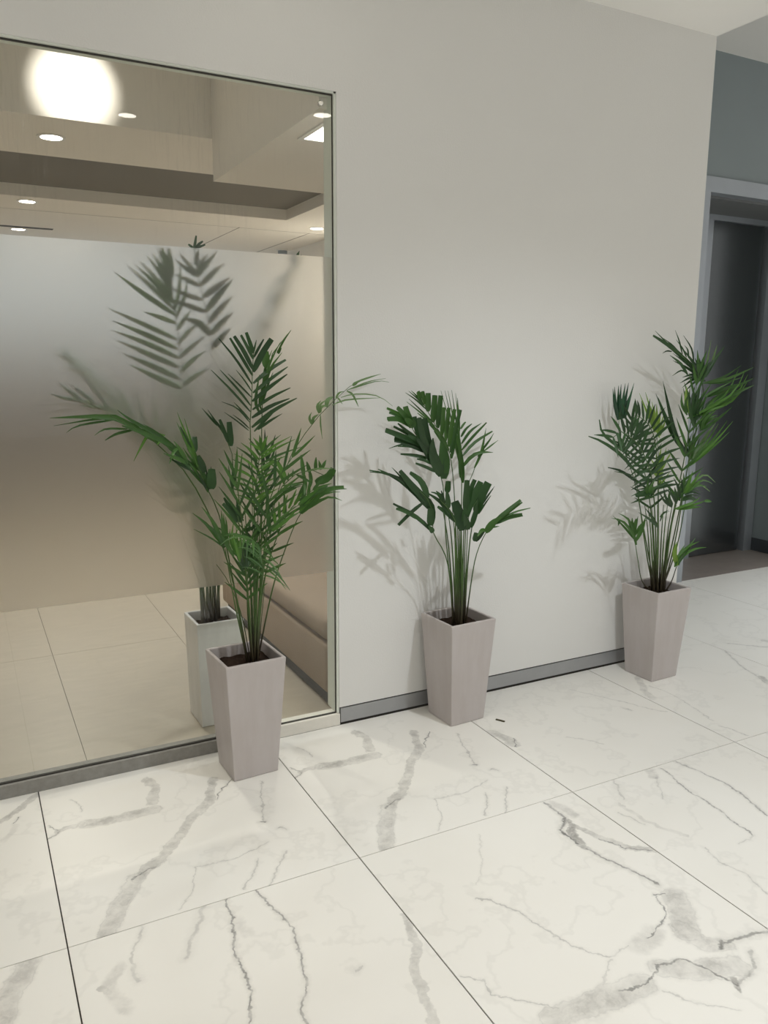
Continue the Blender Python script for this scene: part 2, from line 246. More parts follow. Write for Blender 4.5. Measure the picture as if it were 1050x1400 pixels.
  {'p':[[0.84,-0.16,0.403],[0.836,-0.2,0.781],[0.823,-0.25,0.961],[0.83,-0.27,1.073],[0.835,-0.28,1.128],[0.838,-0.29,1.164]],'n':0,'L':0.1,'t0':0.5,'a':(40,10),'w':0.01,'d':0.0,'s':'LR','m':'bright','r':0.003,'bl':0,'pr':(1,1,1),'j':1,'lf':[[[[0.841,-0.27,1.13],[0.874,-0.276,1.166],[0.908,-0.282,1.193]],0.0081,0.0,'mid'],[[[0.841,-0.27,1.126],[0.889,-0.282,1.161],[0.937,-0.295,1.188]],0.0081,0.0,'bright'],[[[0.839,-0.27,1.116],[0.894,-0.287,1.152],[0.948,-0.305,1.179]],0.0081,0.0,'bright'],[[[0.836,-0.27,1.098],[0.908,-0.27,1.128],[0.981,-0.271,1.149]],0.0082,0.0,'mid'],[[[0.834,-0.27,1.083],[0.886,-0.258,1.105],[0.939,-0.246,1.119]],0.0082,0.0,'bright'],[[[0.832,-0.27,1.069],[0.86,-0.29,1.096],[0.888,-0.31,1.114]],0.0081,0.0,'bright'],[[[0.83,-0.27,1.055],[0.865,-0.264,1.074],[0.899,-0.258,1.086]],0.0082,0.0,'mid'],[[[0.828,-0.27,1.037],[0.85,-0.294,1.063],[0.871,-0.318,1.08]],0.0081,0.0,'bright'],[[[0.826,-0.27,1.022],[0.854,-0.287,1.044],[0.881,-0.304,1.058]],0.0081,0.0,'bright'],[[[0.823,-0.27,1.004],[0.849,-0.286,1.025],[0.874,-0.302,1.038]],0.0081,0.0,'mid'],[[[0.82,-0.27,0.986],[0.852,-0.268,1.004],[0.883,-0.265,1.014]],0.0082,0.0,'bright'],[[[0.818,-0.27,0.972],[0.855,-0.282,1.001],[0.892,-0.294,1.021]],0.0082,0.0,'bright'],[[[0.817,-0.27,0.957],[0.836,-0.281,0.98],[0.854,-0.292,0.994]],0.0081,0.0,'mid'],[[[0.839,-0.27,1.127],[0.821,-0.27,1.161],[0.803,-0.27,1.185]],0.0081,0.0,'mid'],[[[0.838,-0.27,1.112],[0.8,-0.291,1.15],[0.764,-0.312,1.176]],0.008,0.0,'bright'],[[[0.835,-0.27,1.098],[0.8,-0.266,1.133],[0.765,-0.262,1.158]],0.0081,0.0,'mid'],[[[0.832,-0.27,1.08],[0.787,-0.29,1.117],[0.742,-0.31,1.142]],0.008,0.0,'bright'],[[[0.83,-0.27,1.066],[0.787,-0.275,1.099],[0.744,-0.279,1.122]],0.008,0.0,'mid'],[[[0.828,-0.27,1.048],[0.778,-0.285,1.079],[0.729,-0.3,1.1]],0.008,0.0,'bright'],[[[0.825,-0.27,1.03],[0.772,-0.287,1.058],[0.72,-0.304,1.076]],0.008,0.0,'mid'],[[[0.823,-0.27,1.011],[0.78,-0.274,1.038],[0.738,-0.278,1.054]],0.0081,0.0,'bright'],[[[0.82,-0.27,0.993],[0.776,-0.278,1.017],[0.732,-0.285,1.031]],0.0081,0.0,'mid'],[[[0.818,-0.27,0.975],[0.785,-0.28,0.997],[0.751,-0.29,1.009]],0.0081,0.0,'bright'],[[[0.831,-0.27,1.109],[0.807,-0.278,1.143],[0.782,-0.287,1.166]],0.008,0.0,'mid'],[[[0.827,-0.27,1.037],[0.799,-0.274,1.068],[0.772,-0.278,1.088]],0.0081,0.0,'bright'],[[[0.844,-0.27,1.144],[0.818,-0.288,1.16],[0.792,-0.307,1.174]],0.0096,0,'bright'],[[[0.845,-0.27,1.148],[0.832,-0.27,1.168],[0.819,-0.269,1.186]],0.0098,0,'bright'],[[[0.846,-0.27,1.151],[0.841,-0.274,1.175],[0.837,-0.278,1.195]],0.0107,0,'bright'],[[[0.845,-0.27,1.142],[0.837,-0.271,1.161],[0.83,-0.271,1.176]],0.0088,0,'bright'],[[[0.848,-0.27,1.146],[0.848,-0.285,1.166],[0.848,-0.301,1.182]],0.0106,0,'bright'],[[[0.845,-0.27,1.144],[0.859,-0.263,1.169],[0.872,-0.255,1.189]],0.0124,0,'bright']]},
  {'p':[[0.852,-0.14,0.395],[0.867,-0.18,0.696],[0.897,-0.2,0.924],[0.927,-0.22,1.008],[0.96,-0.24,1.047],[0.988,-0.25,1.065],[1.044,-0.25,1.069],[1.073,-0.24,1.047]],'n':0,'L':0.1,'t0':0.5,'a':(40,10),'w':0.01,'d':0.0,'s':'LR','m':'mid','r':0.003,'bl':0,'pr':(1,1,1),'j':1,'lf':[[[[1.048,-0.23,1.021],[1.085,-0.25,1.038],[1.099,-0.27,1.071]],0.03,0.8],[[[1.049,-0.23,1.063],[1.046,-0.239,1.088],[1.044,-0.248,1.11]],0.0119,0.25],[[[1.069,-0.23,1.064],[1.054,-0.255,1.085],[1.04,-0.279,1.104]],0.0112,0],[[[1.073,-0.23,1.067],[1.082,-0.228,1.083],[1.091,-0.225,1.096]],0.0113,0],[[[1.006,-0.23,1.046],[1.007,-0.217,1.081],[1.008,-0.203,1.115]],0.0149,0.25],[[[1.028,-0.23,1.056],[1.02,-0.235,1.078],[1.013,-0.24,1.096]],0.0139,0.25],[[[0.936,-0.23,1.023],[0.914,-0.235,1.068],[0.881,-0.24,1.101]],0.0094,0,'bright'],[[[0.935,-0.23,1.033],[0.927,-0.228,1.079],[0.914,-0.225,1.108]],0.0108,0,'bright'],[[[0.944,-0.23,1.039],[0.911,-0.247,1.091],[0.884,-0.265,1.113]],0.0155,0,'bright'],[[[0.98,-0.23,1.052],[1.003,-0.252,1.038],[1.017,-0.274,1.025]],0.0099,0.25],[[[1.012,-0.23,1.061],[1.052,-0.251,1.071],[1.096,-0.272,1.071]],0.007,0,'pale'],[[[1.004,-0.23,1.058],[1.002,-0.254,1.016],[0.988,-0.277,0.99]],0.0138,0.25],[[[1.028,-0.23,1.06],[1.031,-0.233,1.026],[1.025,-0.236,1.004]],0.013,0.25],[[[0.928,-0.23,1.017],[0.978,-0.234,1.022],[1.032,-0.239,1.034]],0.0079,0.25],[[[0.932,-0.23,1.024],[0.937,-0.232,1.036],[0.942,-0.235,1.047]],0.0069,0.25],[[[0.948,-0.23,1.035],[0.944,-0.247,1.051],[0.939,-0.265,1.066]],0.0069,0.25],[[[0.964,-0.23,1.045],[0.97,-0.222,1.059],[0.975,-0.213,1.069]],0.0069,0.25],[[[0.915,-0.23,0.995],[0.976,-0.218,1.012],[1.021,-0.206,1.015]],0.007,0.25],[[[0.907,-0.23,0.974],[0.939,-0.251,1.004],[0.978,-0.272,1.02]],0.0074,0.25],[[[0.899,-0.23,0.959],[0.919,-0.253,0.991],[0.961,-0.275,1.014]],0.0068,0.25]]},
  {'p':[[0.861,-0.13,0.403],[0.919,-0.15,0.656],[0.983,-0.17,0.845],[1.012,-0.18,0.907],[1.048,-0.2,0.962],[1.094,-0.21,0.992]],'n':0,'L':0.1,'t0':0.5,'a':(40,10),'w':0.01,'d':0.0,'s':'LR','m':'mid','r':0.003,'bl':0,'pr':(1,1,1),'j':1,'lf':[[[[1.01,-0.19,0.911],[1.086,-0.208,0.984],[1.156,-0.227,0.998]],0.0234,0.5],[[[1.009,-0.19,0.92],[1.094,-0.194,0.972],[1.155,-0.199,0.977]],0.01,0],[[[1.027,-0.19,0.921],[1.1,-0.214,0.964],[1.143,-0.239,0.953]],0.0107,0],[[[1.008,-0.19,0.911],[1.028,-0.179,0.992],[1.031,-0.169,1.052]],0.0162,0.25],[[[1.035,-0.19,0.938],[1.043,-0.183,0.989],[1.052,-0.176,1.033]],0.0122,0.25],[[[1.115,-0.19,0.983],[1.154,-0.18,0.985],[1.193,-0.171,0.981]],0.0077,0.25],[[[1.003,-0.19,0.915],[1.048,-0.199,0.96],[1.094,-0.208,0.989]],0.0096,0,'bright'],[[[1.017,-0.19,0.918],[1.066,-0.191,0.95],[1.113,-0.192,0.957]],0.0097,0,'bright'],[[[1.014,-0.19,0.924],[1.058,-0.195,0.98],[1.107,-0.2,1.001]],0.0163,0.25]]},
  {'p':[[0.845,-0.16,0.402],[0.853,-0.22,0.682],[0.868,-0.27,0.867],[0.899,-0.29,0.917],[0.931,-0.31,0.951],[0.962,-0.32,0.972]],'n':0,'L':0.1,'t0':0.5,'a':(40,10),'w':0.01,'d':0.0,'s':'LR','m':'bright','r':0.003,'bl':0,'pr':(1,1,1),'j':1,'lf':[[[[0.856,-0.29,0.872],[0.899,-0.279,0.913],[0.96,-0.268,0.953]],0.0109,0,'bright'],[[[0.87,-0.29,0.878],[0.913,-0.28,0.907],[0.985,-0.27,0.937]],0.0097,0,'bright'],[[[0.862,-0.29,0.875],[0.855,-0.287,0.964],[0.861,-0.284,1.036]],0.0144,0,'mid'],[[[0.88,-0.29,0.902],[0.881,-0.284,0.932],[0.881,-0.279,0.957]],0.0092,0.25],[[[0.894,-0.29,0.919],[0.891,-0.299,0.952],[0.887,-0.308,0.98]],0.0106,0.25],[[[0.907,-0.29,0.935],[0.907,-0.312,0.971],[0.907,-0.334,1.004]],0.0091,0.25],[[[0.927,-0.29,0.951],[0.939,-0.296,0.983],[0.951,-0.302,1.015]],0.0092,0.25],[[[0.947,-0.29,0.961],[0.958,-0.301,0.984],[0.968,-0.312,1.004]],0.0107,0.25],[[[0.87,-0.29,0.882],[0.923,-0.29,0.915],[0.954,-0.29,0.946]],0.0126,0.25],[[[0.962,-0.29,0.96],[1.004,-0.306,0.997],[1.021,-0.321,1.012]],0.0136,0.25]]},
  {'p':[[0.859,-0.12,0.387],[0.901,-0.1,0.752],[1.002,-0.08,1.066],[1.109,-0.065,1.207],[1.171,-0.055,1.264],[1.237,-0.045,1.316],[1.295,-0.04,1.354],[1.343,-0.04,1.369]],'n':0,'L':0.1,'t0':0.5,'a':(40,10),'w':0.01,'d':0.0,'s':'LR','m':'pale','r':0.0022,'bl':0,'pr':(1,1,1),'j':1,'lf':[[[[1.11,-0.055,1.205],[1.098,-0.063,1.229],[1.103,-0.072,1.249]],0.0099,0],[[[1.115,-0.055,1.208],[1.114,-0.061,1.227],[1.133,-0.067,1.241]],0.0107,0],[[[1.139,-0.055,1.243],[1.134,-0.051,1.27],[1.15,-0.046,1.288]],0.0107,0],[[[1.142,-0.055,1.244],[1.142,-0.056,1.272],[1.165,-0.057,1.29]],0.009,0],[[[1.145,-0.055,1.246],[1.147,-0.057,1.265],[1.174,-0.059,1.273]],0.0093,0],[[[1.167,-0.055,1.265],[1.175,-0.05,1.289],[1.201,-0.044,1.301]],0.0159,0],[[[1.205,-0.055,1.297],[1.217,-0.056,1.314],[1.236,-0.057,1.321]],0.0075,0],[[[1.272,-0.055,1.34],[1.288,-0.049,1.349],[1.303,-0.043,1.356]],0.0123,0],[[[1.28,-0.055,1.351],[1.337,-0.052,1.368],[1.391,-0.049,1.382]],0.0072,0],[[[1.248,-0.055,1.323],[1.331,-0.064,1.354],[1.399,-0.073,1.366]],0.0048,0],[[[1.256,-0.055,1.326],[1.367,-0.055,1.355],[1.422,-0.056,1.352]],0.0043,0],[[[1.248,-0.055,1.321],[1.273,-0.053,1.308],[1.298,-0.051,1.263]],0.0076,0.2],[[[1.225,-0.055,1.298],[1.277,-0.061,1.31],[1.37,-0.067,1.302],[1.428,-0.074,1.264]],0.0048,0],[[[1.19,-0.055,1.271],[1.25,-0.05,1.289],[1.389,-0.045,1.294]],0.0057,0],[[[1.211,-0.055,1.299],[1.218,-0.062,1.288],[1.224,-0.07,1.275]],0.0061,0],[[[1.144,-0.055,1.237],[1.141,-0.062,1.203],[1.144,-0.07,1.152]],0.0056,0]]},
  {'p':[[0.841,-0.14,0.396],[0.847,-0.12,0.658],[0.817,-0.1,0.942],[0.802,-0.09,0.999],[0.804,-0.09,1.093],[0.793,-0.09,1.153],[0.749,-0.09,1.226]],'n':0,'L':0.1,'t0':0.5,'a':(40,10),'w':0.01,'d':0.0,'s':'LR','m':'dark','r':0.0025,'bl':0,'pr':(1,1,1),'j':1,'lf':[[[[0.8,-0.09,1.143],[0.798,-0.089,1.186],[0.796,-0.088,1.225]],0.021,0.9],[[[0.79,-0.09,1.156],[0.772,-0.104,1.199],[0.755,-0.117,1.236]],0.013,0.8],[[[0.755,-0.09,1.213],[0.726,-0.103,1.244],[0.698,-0.116,1.274]],0.007,0],[[[0.765,-0.09,1.203],[0.74,-0.105,1.236],[0.716,-0.12,1.269]],0.007,0],[[[0.8,-0.09,0.994],[0.788,-0.108,1.042],[0.777,-0.127,1.083]],0.0081,0],[[[0.802,-0.09,0.999],[0.8,-0.1,1.051],[0.798,-0.109,1.094]],0.0091,0],[[[0.804,-0.09,1.004],[0.813,-0.085,1.039],[0.822,-0.08,1.073]],0.0087,0],[[[0.774,-0.09,1.187],[0.766,-0.075,1.212],[0.757,-0.061,1.231]],0.0062,0.25]]},
  {'p':[[0.839,-0.18,0.41],[0.831,-0.25,0.616],[0.811,-0.36,0.771],[0.76,-0.46,0.88],[0.703,-0.52,0.92]],'n':11,'L':0.15,'t0':0.6,'a':(66,22),'w':0.008,'d':0.35,'s':'LR','m':'mid','r':0.003,'bl':0,'pr':(0.6,1,0.7),'j':1,'nv':(0,-0.5,0.85)},
  {'p':[[0.832,-0.17,0.408],[0.809,-0.2,0.528],[0.795,-0.24,0.694],[0.799,-0.27,0.813]],'n':8,'L':0.13,'t0':0.6,'a':(40,14),'w':0.01,'d':0.05,'s':'LR','m':'mid','r':0.003,'bl':0,'pr':(0.8,1,0.9),'j':1},
  {'p':[[0.828,-0.19,0.416],[0.824,-0.26,0.696],[0.834,-0.32,0.928],[0.868,-0.34,1.047],[0.92,-0.35,1.127]],'n':8,'L':0.15,'t0':0.5,'a':(50,16),'w':0.01,'d':0.06,'s':'LR','m':'mid','r':0.0035,'bl':0,'pr':(0.7,1,0.7),'j':1},
  {'p':[[0.826,-0.18,0.413],[0.795,-0.24,0.694],[0.766,-0.29,0.929],[0.745,-0.31,1.074]],'n':8,'L':0.15,'t0':0.5,'a':(48,14),'w':0.01,'d':0.04,'s':'LR','m':'mid','r':0.0035,'bl':0,'pr':(0.7,1,0.7),'j':1},
  {'p':[[0.852,-0.14,0.395],[0.869,-0.13,0.71],[0.894,-0.12,0.939],[0.919,-0.11,1.089]],'n':8,'L':0.16,'t0':0.5,'a':(46,14),'w':0.011,'d':0.04,'s':'LR','m':'dark','r':0.0035,'bl':0,'pr':(0.7,1,0.7),'j':1},
  {'p':[[0.842,-0.17,0.406],[0.865,-0.2,0.675],[0.914,-0.22,0.853],[0.969,-0.23,0.951],[1.035,-0.24,0.998]],'n':6,'L':0.11,'t0':0.5,'a':(50,18),'w':0.01,'d':0.06,'s':'LR','m':'mid','r':0.0035,'bl':0,'pr':(0.7,1,0.7),'j':1},
  {'p':[[0.83,-0.15,0.402],[0.8,-0.15,0.566],[0.757,-0.15,0.689],[0.719,-0.15,0.753]],'n':0,'L':0.1,'t0':0.5,'a':(1,1),'w':0.01,'d':0,'s':'L','m':'dark','r':0.0018,'bl':0,'pr':(1,1,1),'j':0},
  {'p':[[0.854,-0.15,0.398],[0.871,-0.15,0.53],[0.884,-0.15,0.634],[0.885,-0.15,0.687]],'n':0,'L':0.1,'t0':0.5,'a':(1,1),'w':0.01,'d':0,'s':'L','m':'dark','r':0.0018,'bl':0,'pr':(1,1,1),'j':0},
  {'p':[[0.826,-0.17,0.409],[0.819,-0.17,0.622],[0.801,-0.17,0.829],[0.787,-0.17,0.955]],'n':0,'L':0.1,'t0':0.5,'a':(1,1),'w':0.01,'d':0,'s':'L','m':'mid','r':0.0035,'bl':0,'pr':(1,1,1),'j':0},
  {'p':[[0.83,-0.19,0.415],[0.834,-0.19,0.625],[0.836,-0.19,0.83],[0.836,-0.19,0.955]],'n':0,'L':0.1,'t0':0.5,'a':(1,1),'w':0.01,'d':0,'s':'L','m':'mid','r':0.0035,'bl':0,'pr':(1,1,1),'j':0},
  {'p':[[0.859,-0.12,0.387],[0.866,-0.12,0.602],[0.875,-0.12,0.812],[0.88,-0.12,0.94]],'n':0,'L':0.1,'t0':0.5,'a':(1,1),'w':0.01,'d':0,'s':'L','m':'mid','r':0.0035,'bl':0,'pr':(1,1,1),'j':0},
  {'p':[[0.837,-0.2,0.417],[0.852,-0.2,0.625],[0.874,-0.2,0.828],[0.889,-0.2,0.952]],'n':0,'L':0.1,'t0':0.5,'a':(1,1),'w':0.01,'d':0,'s':'L','m':'mid','r':0.0035,'bl':0,'pr':(1,1,1),'j':0},
  {'p':[[0.845,-0.13,0.392],[0.843,-0.13,0.608],[0.835,-0.13,0.818],[0.828,-0.13,0.946]],'n':0,'L':0.1,'t0':0.5,'a':(1,1),'w':0.01,'d':0,'s':'L','m':'mid','r':0.0035,'bl':0,'pr':(1,1,1),'j':0},
],
'glass': [
  {'p':[[0.799,0.3,0.422],[0.759,0.24,0.808],[0.717,0.15,1.15],[0.702,0.11,1.279],[0.68,0.07,1.468],[0.661,0.05,1.589],[0.652,0.045,1.67]],'n':0,'L':0.1,'t0':0.5,'a':(40,10),'w':0.01,'d':0.0,'s':'LR','m':'mid','r':0.003,'bl':0,'pr':(1,1,1),'j':1,'lf':[[[[0.667,0.06,1.578],[0.569,0.049,1.637],[0.472,0.038,1.704]],0.0181,0],[[[0.663,0.06,1.597],[0.588,0.066,1.669],[0.515,0.071,1.733]],0.0164,0],[[[0.662,0.06,1.616],[0.602,0.056,1.677],[0.541,0.052,1.731]],0.0164,0.1],[[[0.661,0.06,1.631],[0.61,0.067,1.691],[0.558,0.074,1.748]],0.0164,0.1],[[[0.66,0.06,1.646],[0.62,0.058,1.711],[0.58,0.056,1.762]],0.0164,0.1],[[[0.659,0.06,1.664],[0.629,0.062,1.721],[0.6,0.064,1.773]],0.0173,0.1],[[[0.657,0.06,1.679],[0.639,0.067,1.739],[0.622,0.074,1.789]],0.021,0.2],[[[0.656,0.06,1.686],[0.643,0.059,1.739],[0.63,0.059,1.791]],0.0228,0.3],[[[0.656,0.06,1.694],[0.655,0.06,1.745],[0.653,0.06,1.791]],0.0246,0.3],[[[0.667,0.06,1.552],[0.612,0.051,1.569],[0.557,0.043,1.585]],0.0156,0],[[[0.667,0.06,1.499],[0.551,0.058,1.549],[0.448,0.056,1.593]],0.0164,0],[[[0.668,0.06,1.468],[0.563,0.05,1.512],[0.457,0.04,1.553]],0.0182,0],[[[0.67,0.06,1.438],[0.57,0.056,1.482],[0.458,0.053,1.524]],0.0183,0],[[[0.671,0.06,1.407],[0.584,0.061,1.444],[0.468,0.062,1.495]],0.0193,0],[[[0.673,0.06,1.368],[0.589,0.057,1.407],[0.486,0.053,1.451]],0.0194,0],[[[0.676,0.06,1.337],[0.602,0.053,1.368],[0.505,0.045,1.414]],0.0194,0],[[[0.663,0.06,1.59],[0.682,0.059,1.665],[0.689,0.058,1.747]],0.0138,0],[[[0.666,0.06,1.567],[0.699,0.056,1.643],[0.708,0.052,1.696]],0.0139,0],[[[0.668,0.06,1.529],[0.696,0.063,1.566],[0.723,0.066,1.599]],0.014,0],[[[0.67,0.06,1.484],[0.713,0.068,1.529],[0.756,0.075,1.563]],0.015,0],[[[0.672,0.06,1.438],[0.72,0.062,1.478],[0.768,0.064,1.516]],0.016,0],[[[0.674,0.06,1.391],[0.717,0.05,1.431],[0.759,0.04,1.461]],0.016,0],[[[0.679,0.06,1.345],[0.73,0.063,1.38],[0.78,0.066,1.407]],0.0161,0]]},
  {'p':[[0.819,0.3,0.419],[0.84,0.3,0.847],[0.82,0.2,1.25],[0.808,0.14,1.358],[0.794,0.09,1.502],[0.763,0.06,1.631],[0.74,0.05,1.727],[0.732,0.04,1.8]],'n':0,'L':0.1,'t0':0.5,'a':(40,10),'w':0.01,'d':0.0,'s':'LR','m':'dark','r':0.003,'bl':0,'pr':(1,1,1),'j':1,'lf':[[[[0.745,0.07,1.714],[0.713,0.064,1.749],[0.686,0.057,1.776]],0.0148,0.1],[[[0.748,0.07,1.707],[0.712,0.062,1.727],[0.669,0.053,1.757]],0.0148,0.1],[[[0.755,0.07,1.677],[0.713,0.071,1.694],[0.671,0.073,1.711]],0.0167,0.1],[[[0.761,0.07,1.632],[0.71,0.069,1.645],[0.657,0.067,1.665]],0.0167,0.1],[[[0.772,0.07,1.594],[0.725,0.069,1.607],[0.648,0.068,1.631]],0.0178,0.1],[[[0.785,0.07,1.517],[0.747,0.07,1.554],[0.696,0.07,1.57]],0.0254,0.2],[[[0.74,0.07,1.796],[0.746,0.073,1.819],[0.751,0.076,1.842]],0.0093,0.6],[[[0.748,0.07,1.804],[0.758,0.061,1.815],[0.767,0.052,1.822]],0.0093,0.6],[[[0.74,0.07,1.796],[0.732,0.077,1.806],[0.725,0.084,1.813]],0.0093,0.6],[[[0.736,0.07,1.796],[0.754,0.056,1.803],[0.772,0.042,1.81]],0.0093,0.6],[[[0.748,0.07,1.707],[0.781,0.061,1.752],[0.814,0.053,1.792]],0.0177,0],[[[0.755,0.07,1.677],[0.798,0.07,1.718],[0.842,0.07,1.757]],0.0197,0],[[[0.762,0.07,1.639],[0.813,0.068,1.676],[0.864,0.066,1.712]],0.0217,0],[[[0.772,0.07,1.594],[0.819,0.057,1.653],[0.865,0.044,1.703]],0.0235,0],[[[0.779,0.07,1.555],[0.825,0.068,1.607],[0.87,0.066,1.651]],0.0218,0],[[[0.785,0.07,1.517],[0.826,0.064,1.559],[0.866,0.058,1.596]],0.0219,0],[[[0.788,0.07,1.47],[0.821,0.06,1.507],[0.854,0.05,1.541]],0.0219,0],[[[0.745,0.07,1.722],[0.766,0.073,1.757],[0.788,0.076,1.785]],0.0159,0],[[[0.742,0.07,1.744],[0.745,0.057,1.769],[0.748,0.044,1.794]],0.0157,0]]},
  {'p':[[0.79,0.3,0.423],[0.752,0.3,0.797],[0.655,0.28,1.032],[0.535,0.22,1.229],[0.422,0.17,1.347],[0.341,0.14,1.42]],'n':13,'L':0.13,'t0':0.45,'a':(50,16),'w':0.014,'d':0.1,'s':'LR','m':'mid','r':0.0035,'bl':0,'pr':(0.7,1,0.7),'j':1,'nv':(0.3,-0.7,0.6)},
  {'p':[[0.842,0.33,0.407],[0.895,0.36,0.833],[0.951,0.3,1.326],[1.025,0.2,1.571],[1.086,0.14,1.714]],'n':7,'L':0.13,'t0':0.66,'a':(30,14),'w':0.012,'d':0.1,'s':'R','m':'dark','r':0.0035,'bl':0,'pr':(0.8,1,0.9),'j':1},
  {'p':[[0.848,0.34,0.403],[0.904,0.36,0.832],[0.963,0.24,1.409],[1.048,0.18,1.623],[1.128,0.14,1.775]],'n':5,'L':0.08,'t0':0.75,'a':(14,8),'w':0.016,'d':0.1,'s':'LR','m':'dark','r':0.0035,'bl':0,'pr':(0.7,1,0.7),'j':1},
  {'p':[[0.796,0.28,0.428],[0.729,0.2,0.873],[0.648,0.12,1.104],[0.558,0.09,1.212],[0.438,0.07,1.277],[0.347,0.06,1.303]],'n':14,'L':0.13,'t0':0.45,'a':(75,20),'w':0.012,'d':-0.2,'s':'LR','m':'mid','r':0.0035,'bl':0,'pr':(0.7,1,0.7),'j':1,'nv':(0.1,-0.9,0.3)},
  {'p':[[0.821,0.33,0.41],[0.812,0.38,0.836],[0.765,0.3,1.136],[0.739,0.3,1.301]],'n':12,'L':0.22,'t0':0.5,'a':(60,18),'w':0.012,'d':0.1,'s':'LR','m':'mid','r':0.0035,'bl':0,'pr':(0.7,1,0.7),'j':1},
  {'p':[[0.839,0.35,0.402],[0.884,0.4,0.767],[0.908,0.32,1.128],[0.914,0.3,1.354]],'n':12,'L':0.2,'t0':0.5,'a':(60,18),'w':0.012,'d':0.1,'s':'LR','m':'dark','r':0.0035,'bl':0,'pr':(0.7,1,0.7),'j':1},
  {'p':[[0.754,0.25,0.443],[0.761,0.25,0.691],[0.736,0.25,1.004]],'n':0,'L':0.15,'t0':0.5,'a':(50,16),'w':0.012,'d':0.1,'s':'LR','m':'dark','r':0.0058,'bl':0,'pr':(0.7,1,0.7),'j':0},
  {'p':[[0.775,0.275,0.433],[0.781,0.275,0.683],[0.763,0.27,1.0]],'n':0,'L':0.15,'t0':0.5,'a':(50,16),'w':0.012,'d':0.1,'s':'LR','m':'dark','r':0.0058,'bl':0,'pr':(0.7,1,0.7),'j':0},
  {'p':[[0.799,0.3,0.422],[0.805,0.3,0.675],[0.797,0.29,0.995]],'n':0,'L':0.15,'t0':0.5,'a':(50,16),'w':0.012,'d':0.1,'s':'LR','m':'dark','r':0.0058,'bl':0,'pr':(0.7,1,0.7),'j':0},
  {'p':[[0.82,0.325,0.412],[0.826,0.325,0.668],[0.825,0.31,0.991]],'n':0,'L':0.15,'t0':0.5,'a':(50,16),'w':0.012,'d':0.1,'s':'LR','m':'dark','r':0.0058,'bl':0,'pr':(0.7,1,0.7),'j':0},
  {'p':[[0.845,0.35,0.401],[0.851,0.35,0.659],[0.853,0.33,0.987]],'n':0,'L':0.15,'t0':0.5,'a':(50,16),'w':0.012,'d':0.1,'s':'LR','m':'dark','r':0.0058,'bl':0,'pr':(0.7,1,0.7),'j':0},
  {'p':[[0.867,0.375,0.39],[0.873,0.375,0.652],[0.891,0.35,0.982]],'n':0,'L':0.15,'t0':0.5,'a':(50,16),'w':0.012,'d':0.1,'s':'LR','m':'dark','r':0.0058,'bl':0,'pr':(0.7,1,0.7),'j':0},
],
'middle': [
  {'p':[[1.724,-0.12,0.378],[1.728,-0.1,0.723],[1.733,-0.09,0.957],[1.727,-0.08,1.092],[1.728,-0.07,1.195],[1.718,-0.07,1.282]],'n':0,'L':0.1,'t0':0.5,'a':(40,10),'w':0.01,'d':0.0,'s':'LR','m':'mid','r':0.003,'bl':0,'pr':(1,1,1),'j':1,'lf':[[[[1.734,-0.08,1.007],[1.687,-0.075,1.173],[1.64,-0.071,1.319]],0.0065,0],[[[1.732,-0.08,1.03],[1.695,-0.076,1.178],[1.657,-0.073,1.319]],0.0065,0],[[[1.73,-0.08,1.053],[1.695,-0.085,1.19],[1.66,-0.09,1.319]],0.0065,0],[[[1.729,-0.08,1.077],[1.709,-0.075,1.203],[1.689,-0.071,1.32]],0.0065,0],[[[1.726,-0.08,1.115],[1.714,-0.08,1.222],[1.702,-0.079,1.309]],0.0065,0],[[[1.724,-0.08,1.161],[1.712,-0.087,1.23],[1.701,-0.094,1.291]],0.008,0],[[[1.728,-0.08,1.169],[1.741,-0.077,1.184],[1.755,-0.074,1.196]],0.0091,0.6],[[[1.731,-0.08,1.138],[1.749,-0.085,1.168],[1.775,-0.089,1.189]],0.0101,0.3],[[[1.734,-0.08,1.111],[1.771,-0.086,1.16],[1.819,-0.092,1.191]],0.0111,0.1],[[[1.736,-0.08,1.086],[1.777,-0.093,1.137],[1.833,-0.105,1.193]],0.0111,0.5],[[[1.739,-0.08,1.061],[1.799,-0.074,1.112],[1.889,-0.068,1.154]],0.0123,0.5],[[[1.741,-0.08,1.018],[1.772,-0.089,1.056],[1.812,-0.097,1.075],[1.868,-0.106,1.073]],0.0153,0],[[[1.734,-0.08,0.976],[1.722,-0.093,1.06],[1.709,-0.106,1.134]],0.0182,0.2],[[[1.744,-0.08,0.955],[1.736,-0.083,1.029],[1.727,-0.087,1.093]],0.0193,0.3]]},
